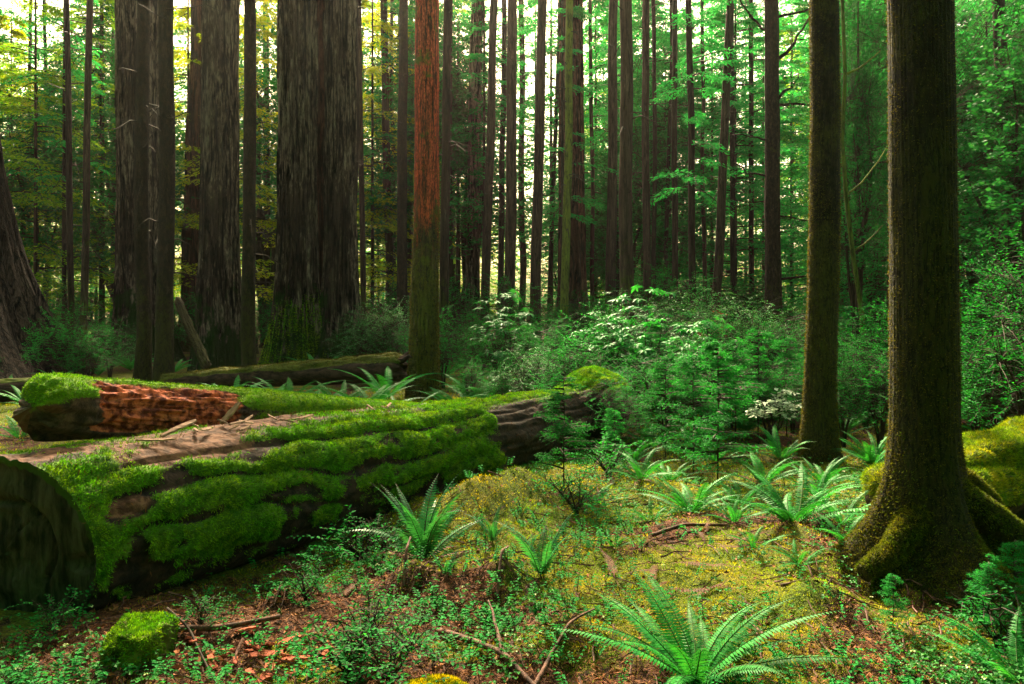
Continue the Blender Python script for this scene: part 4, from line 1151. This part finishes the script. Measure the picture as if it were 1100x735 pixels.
# curved sapling between the two mossy trunks
Y = 16.0
pts = [G3(929, 372, Y), G3(925, 330, Y), G3(916, 270, Y), G3(909, 210, Y), G3(905, 150, Y), G3(908, 80, Y), G3(905, 0, Y), G3(900, -60, Y)]
o0 = np.array([pts[0][0], pts[0][1], float(gz(pts[0][0], Y))])
sp = thing('curved_sapling', 'thin curved mossy sapling in the gap between the two mossy trunks', 'tree', tuple(o0))
pp = np.array([o0 - (0, 0, .1)] + [np.array(p) for p in pts]) - o0
m_ = MB(); tube(m_, pp, np.linspace(.06, .03, len(pp)), 8); link('trunk', m_.mesh('trunk', [M['mossy']], True), sp)
for k_, (i0, dx, dz) in enumerate([(4, .9, .9), (5, -.7, .8), (6, .8, .5), (3, .7, .5)]):
    m_ = MB(); b0 = pp[i0]; tube(m_, [b0, b0 + (dx * .4, .1, dz * .3), b0 + (dx * .8, .15, dz * .8), b0 + (dx, .2, dz * 1.1)], [.025, .02, .014, .006], 5)
    link('limb', m_.mesh('limb', [M['mossy']], True), sp)

# ------------------------------------------------------------------ leafy conifers and broadleaf trees behind
REF = [(-78, 'left edge redwood'), (88, 'leaning dark trunk'), (163, 'close slim pair'), (236, 'grey redwood'), (268, 'slim dark trunk'), (335, 'twin redwood'), (392, 'thin black pole'), (457, 'red-barked trunk'),
       (506, 'stout grey-brown trunk'), (546, 'dark straight trunk'), (580, 'gap-crossing trunk'), (614, 'central redwood'), (676, 'purple-brown trunk'), (726, 'dark thin trunk'), (770, 'leaning grey trunk'), (832, 'branchy dark tree'),
       (880, 'slim mossy trunk'), (998, 'thick mossy trunk'), (1085, 'dark leaning trunk'), (1200, 'right margin')]
USED = {}


def between(px, what):
    j = max(i for i, (p, _) in enumerate(REF) if p <= max(px, -78))
    j = min(j, len(REF) - 2)
    t = f'{what} between {REF[j][1]} and {REF[j + 1][1]}'
    return t


def leafy(px, Y, Hm, crown, what, cat='tree', wide=1.0, kind='far', name='leafy_conifer', group='leafy conifers filling the forest behind'):
    X0 = (px - CX) / F * Y; g = float(gz(X0, Y))
    root = thing(name, between(px, what), cat, (X0, Y, g), group)
    base = 16.0 if name != 'maple_tree' else 9.0
    s = Hm / base
    c = link('crown', crown, root); c.scale = (s * wide, s * wide, s); c.rotation_euler = (0, 0, random.uniform(0, 6.28))
    if 'sl' not in M:
        M['sl'] = trunk_mesh('trunk', 16, 0.08, (0, 0), 801, M['far'], 9, 16, 0.8, 0.1, 0.4, (3, .2), 0.08)
    t = link('trunk', M['sl'], root); t.scale = (s, s, Hm / 16.0)
    return root


ADJ = ['feathery hemlock', 'drooping green conifer', 'dense young conifer', 'thin feathery conifer', 'dark hanging conifer', 'leafy young redwood', 'shaggy green conifer', 'loose-limbed conifer', 'full green hemlock', 'light feathery fir', 'soft-needled conifer', 'ragged hemlock']
rl = random.Random(99)
cnt = 0
spots = []
# near band
for px in (-40, 38, 108):
    spots.append((px, rl.uniform(26, 34), rl.uniform(15, 19), 0))
for px in (640, 662, 690, 715, 738, 765, 790, 820, 850):
    spots.append((px, rl.uniform(38, 48), rl.uniform(17, 24), 0))
for px in (905, 935, 955, 1050, 1080, 1120):
    spots.append((px, rl.uniform(23, 32), rl.uniform(13, 17), 0))
# far bands
for px in range(-60, 1180, 34):
    Y = rl.uniform(46, 62)
    H = rl.uniform(24, 32)
    if 500 < px < 622: H = rl.uniform(8, 11)
    elif px < 500: H = rl.uniform(19, 29)
    elif 622 <= px < 860: H = rl.uniform(15, 25)
    spots.append((px + rl.uniform(-12, 12), Y, H, 1))
for px in range(-60, 1180, 30):
    Y = rl.uniform(68, 95); H = rl.uniform(30, 44)
    if 490 < px < 625: H = rl.uniform(11, 17)
    if 470 < px < 505 or 262 < px < 292 or 385 < px < 440: H *= 0.5
    if px < 505: H = rl.uniform(14, 30)
    elif 625 <= px < 860: H = rl.uniform(18, 36)
    spots.append((px + rl.uniform(-10, 10), Y, H, 1))
for (px, Y, H, f) in spots:
    glow_ = (px < 520 and cnt % 3) or (f and px > 610 and cnt % 3 == 0)
    leafy(px, Y, H, (CONL[cnt % 2] if glow_ else CONS[cnt % 5]), ('nearer ' if Y < 40 else 'distant ' if Y < 64 else 'farthest ') + ('lime' if glow_ else 'green') + ' conifer', wide=rl.uniform(0.9, 1.25))
    cnt += 1
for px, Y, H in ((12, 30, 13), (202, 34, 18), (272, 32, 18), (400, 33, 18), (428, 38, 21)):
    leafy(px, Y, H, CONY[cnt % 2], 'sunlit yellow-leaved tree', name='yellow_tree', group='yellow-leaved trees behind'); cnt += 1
for px, Y, H, cr in ((520, 33, 19, 0), (485, 40, 22, 1), (508, 47, 25, 2), (562, 52, 24, 0), (575, 40, 20, 1), (592, 36, 21, 0), (604, 31, 18, 1), (548, 48, 25, 2)):
    leafy(px, Y, H, SPARSE[cr], 'sparse airy conifer', wide=1.1, name='airy_conifer', group='airy conifers in the bright gap'); cnt += 1
for px, Y, H in ((922, 20, 9.5), (945, 26, 12), (905, 35, 12), (1060, 24, 11), (1110, 16, 8), (700, 42, 15), (610, 40, 9), (40, 30, 10), (340, 45, 14), (660, 38, 11), (288, 36, 15), (450, 38, 16), (492, 36, 15), (134, 34, 14)):
    leafy(px, Y, H, BROAD[cnt % 2], 'broad-leaved green tree', wide=(0.5 if Y in (20, 26, 35) else 1.0), name='maple_tree', group='broad-leaved trees behind'); cnt += 1

# unseen rest of the wood, added to block light from behind: one mass of crowns
def wood_mass():
    rng = np.random.default_rng(77); Ps = []; mb = MB()
    spots_ = []
    for a in np.linspace(-10, 190, 34):
        for r in (9, 15, 23):
            aa = R(a) + rng.normal() * .05; rr = r * rng.uniform(.85, 1.2)
            x, y = math.cos(aa) * rr, -math.sin(aa) * rr
            if y > -1 and abs(x) < y * 0.9 + 8: continue
            spots_.append((x, y))
    for x, y in spots_:
        H = rng.uniform(12, 20); n = 1500
        f = rng.uniform(0, 1, n); az = rng.uniform(0, 2 * PI, n); rr = (2.6 * (1 - .7 * f)) * rng.uniform(.2, 1, n) ** .6
        P = np.stack([x + rr * np.cos(az), y + rr * np.sin(az), 0.6 + f * H], -1)
        D = np.stack([np.cos(az), np.sin(az), -0.4 + 0 * az], -1) + rng.normal(size=(n, 3)) * .4
        leaves(mb, P, D, np.tile((0, 0, 1.0), (n, 1)) + rng.normal(size=(n, 3)) * .4, rng.uniform(.35, .7, n), rng.uniform(.2, .4, n), 0)
        tube(mb, [(x, y, -.2), (x, y, H * .5), (x, y, H)], [.25, .17, .03], 7, 1)
    return mb.mesh('surrounding_wood', [M['needle'], M['far']])


tag(link('surrounding_wood', wood_mass()), 'dense wood closing in around the clearing', 'wood', None, 'stuff')

# ------------------------------------------------------------------ shrubs
BUSH = [bush_foliage('foliage', 820 + k, 1.7, 0.95, 420, [M['shrub'], M['stem']], 0.042, 0.022, 14, 0.75) for k in range(3)]
GREY = [bush_foliage('foliage', 830 + k, 1.7, 0.95, 380, [M['shrub_grey'], M['stem']], 0.045, 0.026, 12, 0.8) for k in range(2)]
RHO = [bush_foliage('foliage', 840 + k, 1.9, 0.85, 95, [M['rhodo'], M['stem']], 0.15, 0.042, 9, 0.7, 0.2, 0.3, True) for k in range(2)]
HERB = [bush_foliage('foliage', 870 + k, 0.34, 0.36, 34, [M['shrub'], M['stem']], 0.040, 0.022, 11, 0.85, 0.20, 0.12) for k in range(3)]
WHITE = bush_foliage('foliage', 850, 0.75, 0.35, 34, [M['white_leaf'], M['stem']], 0.085, 0.05, 7, 0.75, 0.18, 0.5)
RED = bush_foliage('foliage', 852, 1.3, 0.4, 60, [M['fern_dead'], M['stem']], 0.06, 0.03, 9, 0.6, 0.2, 0.5)
SEED = [conifer_crown('foliage', 860 + k, 1.5, 0.25, 0.5, 46, [M['shrub'], M['stem']], 0.035, 0.013, 13, 5, 0.1, 0.3) for k in range(3)]


def shrub(me, loc, s, label, name='leafy_shrub', group='shrubs of the understory', cat='shrub', sz=None):
    o = link(name, me, None, loc); o.rotation_euler = (0, 0, random.uniform(0, 6.28)); o.scale = (s, s, sz or s)
    tag(o, label, cat, group)
    return o


def stem_of(h):
    if 'stemmesh' not in M:
        m_ = MB(); tube(m_, [(0, 0, -0.05), (0.01, 0, 0.5), (0, 0.01, 1.0), (0.01, 0.0, 1.5)], [0.009, 0.008, 0.006, 0.002], 6)
        M['stemmesh'] = m_.mesh('stem', [M['stem']], True)
    return M['stemmesh']


def seedling(loc, s, label, k=0):
    t = thing('conifer_seedling', label, 'seedling', loc, 'conifer seedlings', random.uniform(0, 6), s)
    link('foliage', SEED[k % 3], t); link('stem', stem_of(1), t)
    return t


# rhododendrons and grey leaved shrubs along the crest of the thicket
rhs = [(672, 13.0, 0.85, 'rhododendron with whorled glossy leaves, right of the rotten log end'), (690, 14.5, 1.0, 'taller rhododendron standing at the foot of the purple-brown trunk'), (712, 12.5, 0.8, 'rhododendron beside the taller one, second from the purple-brown trunk'),
       (545, 17.5, 1.0, 'rhododendron clump under the dark straight trunk'), (648, 15.0, 0.85, 'rhododendron just left of the purple-brown trunk foot'), (760, 11.5, 0.75, 'rhododendron in the middle of the right thicket')]
for k, (px, Y, s, lb) in enumerate(rhs):
    shrub(RHO[k % 2], AT(px, Y), s, lb, 'rhododendron', 'rhododendrons in the thicket')
gs = [(735, 14.5, 1.05), (765, 15.0, 1.12), (800, 14.5, 1.05), (830, 15.5, 1.0), (715, 16.0, 1.1), (670, 16.5, 1.1), (850, 13.5, 0.85), (592, 12.2, 0.55), (615, 12.5, 0.55), (570, 13.0, 0.6), (395, 19.5, 1.0), (425, 20.0, 1.1), (780, 13, 0.85), (745, 12.6, .8)]
for k, (px, Y, s) in enumerate(gs):
    j = min(range(len(REF)), key=lambda i: abs(REF[i][0] - px))
    shrub(GREY[k % 2], AT(px, Y), s, ['pale grey-leaved huckleberry', 'silvery leaved shrub', 'frosted small-leaved bush', 'pale leafy shrub', 'light-topped huckleberry'][k % 5] + ' below the ' + REF[j][1], 'huckleberry_shrub', 'pale huckleberry shrubs')
shrub(WHITE, G(832, 487), 0.9, 'small plant with bright white leaves left of the slim mossy trunk', 'white_leaved_plant', None, 'plant')
shrub(RED, AT(771, 13.2), 1.15, 'shrub with dead red-brown leaves amid the pale huckleberries', 'red_leaved_shrub', None)
bs = []
rb = random.Random(17)
for px in range(610, 1180, 26):
    bs.append((px + rb.uniform(-10, 10), rb.uniform(9.6, 12.0), rb.uniform(0.5, 0.72)))
for px in range(610, 1180, 32):
    bs.append((px + rb.uniform(-10, 10), rb.uniform(12.5, 16.0), rb.uniform(0.75, 1.0)))
for px in list(range(-40, 140, 26)) + list(range(400, 620, 28)):
    bs.append((px + rb.uniform(-8, 8), rb.uniform(15.8, 23.0), rb.uniform(0.55, 0.95)))
for px in range(-60, 1180, 30):
    bs.append((px + rb.uniform(-10, 10), rb.uniform(24, 36), rb.uniform(1.1, 1.7)))
for px in (505, 540, 575, 600, 630):
    bs.append((px, rb.uniform(11.3, 14.5), rb.uniform(0.4, 0.6)))
for px, Y, s in ((1075, 9.0, .8), (1105, 8.0, 1.0), (1060, 11, 1.3), (1095, 12, 1.5), (930, 11.5, .7), (960, 12.5, 1.0)):
    bs.append((px, Y, s))
KIND = ['dark small-leaved shrub', 'green huckleberry bush', 'low leafy shrub', 'tangled green shrub', 'dense evergreen shrub', 'open twiggy shrub', 'rounded leafy bush', 'soft green shrub']
for k, (px, Y, s) in enumerate(bs):
    if abs(px - 998) < 60 and Y < 9: continue
    j = min(range(len(REF)), key=lambda i: abs(REF[i][0] - px))
    far = 'far behind' if Y > 24 else ('behind' if Y > 14 else 'near')
    shrub(BUSH[k % 3], AT(px, Y), s, KIND[k % 8] + f' {far} the ' + REF[j][1])
sds = [(606, 540, .72, 'thin feathery seedling on the golden moss clearing'), (771, 520, .95, 'tall black-stemmed seedling left of the white-leaved plant'), (745, 505, .9, 'black-stemmed seedling left of the tall one'), (790, 490, .9, 'leafy seedling behind the white-leaved plant'),
       (715, 490, .8, 'bright feathery seedling right of the rotten log end'), (660, 500, .45, 'knee-high seedling at the rotten log end'), (815, 480, 1.0, 'feathery seedling left of the slim mossy trunk'), (700, 450, 1.0, 'upright seedling behind the rotten log end'),
       (760, 455, 1.1, 'seedling standing deep in the right thicket'), (845, 470, .9, 'seedling touching the slim mossy trunk'), (1062, 690, .28, 'low seedling below the mossy roots'), (1090, 675, .3, 'low seedling right of the mossy roots'), (960, 690, .2, 'tiny seedling before the thick mossy trunk')]
for k, (px, py, s, lb) in enumerate(sds):
    seedling(G(px, py), s, lb, k)
for px, py, s, lb in ((392, 722, .26, 'dense little bush in front, under the huge log'), (418, 742, .25, 'bushy little plant at the front edge beside the mossy boulder'), (372, 742, .22, 'low leafy plant right of the red wood chips'),
                      (385, 602, .30, 'leafy plant in the shade of the huge log'), (412, 590, .26, 'low plant between the huge log and the upright fern'), (60, 690, .18, 'low leafy plant before the charred log end'), (405, 690, .2, 'small leafy plant behind the dense little bush'),
                      (215, 690, .14, 'tiny leafy plant beside the mossy stump'), (1075, 700, .26, 'leafy plant under the mossy roots'), (620, 560, .3, 'leafy twiggy plant on the golden moss clearing'), (655, 520, .35, 'low leafy plant beyond the golden moss clearing'), (330, 650, .2, 'small plant in the dark under the huge log')):
    shrub(HERB[len(lb) % 3], G(px, py), s * 3.2, lb, 'leafy_plant', 'small leafy plants on the floor', 'plant')
# far ferns
ffs = []
for px, py in ((500, 420), (525, 408), (560, 402), (480, 405), (600, 390), (640, 395), (585, 378), (520, 385), (350, 392), (380, 384), (410, 396), (310, 398), (60, 415), (105, 402), (140, 398), (30, 440), (12, 425), (185, 400), (245, 398),
               (680, 460), (720, 455), (760, 475), (800, 470), (905, 470), (935, 455), (1060, 470), (1085, 455), (1045, 455), (640, 370), (560, 370), (700, 430), (740, 430), (880, 440), (970, 440), (450, 400), (540, 430), (625, 420)):
    ffs.append((px, py))
for k, (px, py) in enumerate(ffs):
    loc = G(px, py); j = min(range(len(REF)), key=lambda i: abs(REF[i][0] - px))
    if inside_log(loc[0], loc[1], .1): continue
    o = link('fern', FARFERN[k % 3], None, loc); s = rb.uniform(0.9, 1.5); o.scale = (s, s, s); o.rotation_euler = (0, 0, rb.uniform(0, 6))
    tag(o, ['sword fern', 'green fern clump', 'spreading fern', 'shaded fern'][k % 4] + [' at the foot of the ', ' growing near the ', ' in the undergrowth by the '][k % 3] + REF[j][1], 'fern', 'ferns of the undergrowth')

for k, (px, Y) in enumerate([(70, 11.0), (115, 12.5), (150, 11.5), (205, 13.0), (232, 11.5), (285, 12.5), (310, 14.0), (335, 12.0), (365, 13.5), (395, 12.5), (415, 14.5), (432, 11.8), (300, 18.5), (345, 19.5), (380, 18.5), (490, 12.8), (515, 13.5), (250, 15.0)]):
    o = link('fern', FARFERN[k % 3], None, AT(px, Y)); s = rb.uniform(1.25, 1.65); o.scale = (s, s, s); o.rotation_euler = (0, 0, rb.uniform(0, 6))
    j = min(range(len(REF)), key=lambda i: abs(REF[i][0] - px))
    tag(o, 'fern rising behind the huge log, below the ' + REF[j][1], 'fern', 'ferns behind the huge log')

# ------------------------------------------------------------------ small things on the floor
# mossy stump and mossy boulder
def lump(name, label, loc, rx, ry, h, mat, seed, cat, fmat, n=14000, pw=0.6):
    root = thing(name, label, cat, loc)
    a = np.linspace(0, 1, 40); th = np.arange(64) / 64 * 2 * PI
    A, TH = np.meshgrid(a, th, indexing='ij')
    rr = np.sin(A * PI / 2) ** pw if pw < 1 else np.sin(A * PI / 2)
    k = 1 + 0.40 * fbm(np.cos(TH) * 1.5, np.sin(TH) * 1.5, A * 2.5, seed, 4)
    k = k * (1 + 0.12 * fbm(np.cos(TH) * 5, np.sin(TH) * 5, A * 7, seed + 8, 3))
    ring = np.stack([rx * rr * k * np.cos(TH), ry * rr * k * np.sin(TH), h * (1 + .35 * fbm(np.cos(TH) * 1.2 * A + 3, np.sin(TH) * 1.2 * A, 0, seed + 6, 2)) * np.cos(A * PI / 2) * (1 + .15 * fbm(np.cos(TH) * 2 * A, np.sin(TH) * 2 * A, 0, seed + 2, 3)) - 0.06], -1)
    me = loft('body', ring, [mat], (True, False), {'moss': np.clip(0.9 - 0.5 * A ** 2 + .4 * fbm(np.cos(TH) * 3, np.sin(TH) * 3, A * 3, seed + 4, 3), 0, 1)})
    # make normals point outwards
    me.flip_normals()
    link('body', me, root)
    mesh_fuzz(me, n, 0.02, 0.005, seed + 5, 'moss', fmat, lambda c, nn: np.clip(nn[:, 2] + 0.15 + 0.9 * fbm(c[:, 0] * 9, c[:, 1] * 9, c[:, 2] * 9, seed, 3), 0, 1) + 1e-6, 0.15, root)
    return root


lump('mossy_stump', 'small rotten stump capped with moss in front of the charred log end', G(152, 712), 0.15, 0.2, 0.27, M['oldlog'], 901, 'stump', M['moss'], n=9000, pw=0.4)
lump('mossy_boulder', 'rounded mossy boulder at the front edge between seedling and forked twigs', G(468, 758), 0.20, 0.17, 0.17, M['oldlog'], 911, 'boulder', M['moss_gold'])


def stick(label, pix, r, forks=(), mat='branch', name='fallen_branch', cat='branch', group='fallen branches on the forest floor'):
    pts = np.array([np.array(G(px, py)) + (0, 0, dz) for px, py, dz in pix])
    root = thing(name, label, cat, tuple(pts[0]), group)
    def curve(p, r0, r1, sd):
        u = np.linspace(0, len(p) - 1, 24)
        P = np.stack([np.interp(u, np.arange(len(p)), p[:, k]) for k in range(3)], -1)
        for _ in range(3): P[1:-1] = (P[:-2] + P[1:-1] * 2 + P[2:]) / 4
        P[:, 0] += 0.012 * fbm(u * 1.3, 0 * u + sd, 0, sd, 3); P[:, 2] += 0.008 * fbm(u * 1.3, 0 * u + sd, 0, sd + 1, 3)
        m_ = MB(); tube(m_, P - pts[0], np.linspace(r0, r1, 24) * (1 + .18 * fbm(u * 2.5, 0 * u, 0, sd, 2)), 9)
        return m_
    link('stem', curve(pts, r, r * .6, 31).mesh('stem', [M[mat]], True), root)
    for k, f in enumerate(forks):
        fp = np.array([np.array(G(px, py)) + (0, 0, dz) for px, py, dz in f])
        link('twig', curve(fp, r * .7, r * .25, 41 + k).mesh('twig', [M[mat]], True), root)
    return root


stick('forked bare branch lying in front, left of the large bright fern', [(470, 684, .03), (505, 695, .05), (540, 712, .05), (570, 733, .04), (600, 748, .02)], .018,
      [[(540, 712, .05), (532, 690, .09), (524, 668, .12)], [(575, 735, .04), (590, 716, .06), (612, 697, .07), (640, 684, .08)]])
stick('slender pole lying under the huge log beside the mossy stump', [(185, 698, .03), (230, 695, .04), (300, 684, .05)], .019)
stick('thin bent twig arching up beside the mossy stump', [(178, 690, .10), (200, 700, .07), (225, 728, .03), (235, 742, .02)], .007, mat='stem')
stick('thin dead stem rising before the mossy middle of the huge log', [(540, 505, .0), (537, 500, .12), (527, 492, .3), (521, 490, .55)], .012, mat='stem')
stick('dark twig standing in the upright fern', [(432, 650, 0), (436, 640, .1), (440, 632, .16)], .01, mat='branch')
stick('broken brown twig among sorrel right of the upright fern', [(533, 655, .02), (538, 640, .08), (545, 625, .12)], .01, mat='branch')
stick('rusty branch lying on moss before the arching fern', [(700, 590, .03), (735, 586, .05), (780, 582, .03)], .016)
stick('thin stick across the moss below the thick mossy trunk', [(838, 660, .03), (880, 655, .04), (925, 652, .03)], .01)


def chip(label, loc, L, W, Tk, rot, mat, name='wood_chip', group='wood chips', cat='wood chip', seed=0):
    rng = np.random.default_rng(seed)
    n = 10; u = np.linspace(0, 1, n)
    w = W * (0.35 + 0.65 * np.sin(PI * np.clip(u, .06, .97)) ** .5) * rng.uniform(.8, 1.15, n)
    zc = 0.12 * L * np.sin(u * 2.5 + seed) * 0.3
    ring = np.stack([np.stack([u * L - L / 2, -w / 2, zc], -1), np.stack([u * L - L / 2 + rng.normal(size=n) * .004, w / 2, zc + rng.normal(size=n) * .003], -1),
                     np.stack([u * L - L / 2, w * .42, zc + Tk], -1), np.stack([u * L - L / 2, -w * .38, zc + Tk * rng.uniform(.6, 1.1, n)], -1)], 1)
    o = link(name, loft(name, ring, [M[mat]], (True, True), None, False), None, loc); o.rotation_euler = rot
    tag(o, label, cat, group)
    return o


def log_top(s, phi, lift=0.0):
    rad = 0.565 - 0.018 * s + lift
    cam = np.array([-LOG_N[0], -LOG_N[1]])
    xy = LOG_A + LOG_D * s + cam * rad * math.sin(phi)
    return (xy[0], xy[1], 0.325 + 0.02 * math.sin(s * .9) + rad * math.cos(phi))


chip('long pale wood splinter propped on the huge log beside the red rotten side', log_top(1.0, 0.25, .05), .26, .045, .012, (0.3, -0.35, 0.9), 'shard', seed=1)
chip('curled bark shard standing upright on the huge log', log_top(1.5, 0.05, .08), .2, .06, .012, (0.5, -0.9, 0.5), 'shard', seed=2)
chip('grey splinter lying flat on the bare patch of the huge log', log_top(0.8, 0.35, .03), .24, .03, .01, (0.4, 0, 0.4), 'shard', seed=3)
rc = random.Random(8)
for k in range(16):
    s = rc.uniform(1.0, 3.2); ph = rc.uniform(0.02, 0.36)
    chip('small brown wood chip among the litter on top of the huge log', log_top(s, ph, .02), rc.uniform(.07, .17), rc.uniform(.02, .035), .008, (0.3, rc.uniform(-.3, .2), rc.uniform(0, 3)), 'shard', group='wood chips on top of the huge log', seed=10 + k)
for k in range(34):
    px, py = rc.gauss(275, 45), rc.gauss(712, 12)
    loc = G(px, max(690, py)); loc = (loc[0], loc[1], loc[2] + .015)
    chip('red chip of rotten wood in the heap before the huge log', loc, rc.uniform(.05, .14), rc.uniform(.025, .05), .012, (rc.uniform(-.4, .4), rc.uniform(-.4, .4), rc.uniform(0, 3)), 'redchip', group='red rotten wood chips on the ground', seed=50 + k)

# ------------------------------------------------------------------ air
m, nt, out = newmat('haze')
pv = nt.nodes.new('ShaderNodeVolumePrincipled'); pv.inputs['Color'].default_value = (1.0, 0.95, 0.85, 1); pv.inputs['Density'].default_value = 0.00018; pv.inputs['Anisotropy'].default_value = 0.75
nt.links.new(pv.outputs[0], out.inputs['Volume'])
mb = MB(); x0, x1, y0, y1, z0, z1 = -330, 330, -80, 480, -4, 75
mb.add([(x0, y0, z0), (x1, y0, z0), (x1, y1, z0), (x0, y1, z0), (x0, y0, z1), (x1, y0, z1), (x1, y1, z1), (x0, y1, z1)], quads=[(0, 3, 2, 1), (4, 5, 6, 7), (0, 1, 5, 4), (1, 2, 6, 5), (2, 3, 7, 6), (3, 0, 4, 7)])
tag(link('haze', mb.mesh('haze', [m])), 'thin pale forest haze', None, None, 'stuff')

# ------------------------------------------------------------------ look-alikes: say which one, counted from left to right
same = {}
for o in list(sc.objects):
    if o.parent is None and o.get('label') and o.get('category') != 'wood chip':
        same.setdefault(o['label'], []).append(o)
ORD = ['leftmost', 'second from left', 'third from left', 'fourth from left', 'fifth from left', 'sixth from left', 'seventh from left', 'eighth from left']
CARD = ['', '', 'two', 'three', 'four', 'five', 'six', 'seven', 'eight']
for lb, os_ in same.items():
    if 1 < len(os_) <= 8:
        os_.sort(key=lambda o: o.location.x / o.location.y)
        for i, o in enumerate(os_):
            o['label'] = lb + ', ' + (ORD[i] if i < len(os_) - 1 else 'rightmost') + ' of ' + CARD[len(os_)]

# ------------------------------------------------------------------ light, sky, camera
SUN_EL, SUN_AZ = 42.0, -12.0       # degrees; azimuth from straight ahead, positive right
w = bpy.data.worlds.new('World'); sc.world = w; w.use_nodes = True
nt = w.node_tree; nt.nodes.clear()
sky = nt.nodes.new('ShaderNodeTexSky'); sky.sky_type = 'NISHITA'; sky.sun_disc = False
sky.sun_elevation = R(SUN_EL); sky.sun_rotation = R(SUN_AZ)
sky.air_density = 1.0; sky.dust_density = 6.0; sky.ozone_density = 1.0
bg = nt.nodes.new('ShaderNodeBackground'); bg.inputs[1].default_value = 0.085
wo = nt.nodes.new('ShaderNodeOutputWorld')
nt.links.new(mixc(nt, 1.0, sky.outputs[0], (1.0, 0.90, 0.58), 'MULTIPLY'), bg.inputs[0]); nt.links.new(bg.outputs[0], wo.inputs[0])
ld = bpy.data.lights.new('sun', 'SUN'); ld.energy = 5.0; ld.angle = R(7); ld.color = (1.0, 0.83, 0.55)
so = bpy.data.objects.new('sun', ld); col.objects.link(so)
d = Vector((math.sin(R(SUN_AZ)) * math.cos(R(SUN_EL)), math.cos(R(SUN_AZ)) * math.cos(R(SUN_EL)), math.sin(R(SUN_EL))))
so.rotation_euler = d.to_track_quat('Z', 'Y').to_euler()

cd = bpy.data.cameras.new('camera'); cd.lens = 28; cd.sensor_width = 36; cd.shift_y = -32.5 / 1100; cd.clip_start = 0.05; cd.clip_end = 1500
co = bpy.data.objects.new('camera', cd); col.objects.link(co)
co.location = (0, 0, CAMZ); co.rotation_euler = (PI / 2, 0, 0)
sc.camera = co
sc.view_settings.view_transform = 'Standard'; sc.view_settings.look = 'None'; sc.view_settings.exposure = 2.68; sc.view_settings.gamma = 1
sc.render.engine = 'CYCLES'
sc.cycles.max_bounces = 6; sc.cycles.diffuse_bounces = 3; sc.cycles.transmission_bounces = 3; sc.cycles.glossy_bounces = 2
sc.cycles.use_denoising = True
sc.cycles.sample_clamp_indirect = 6
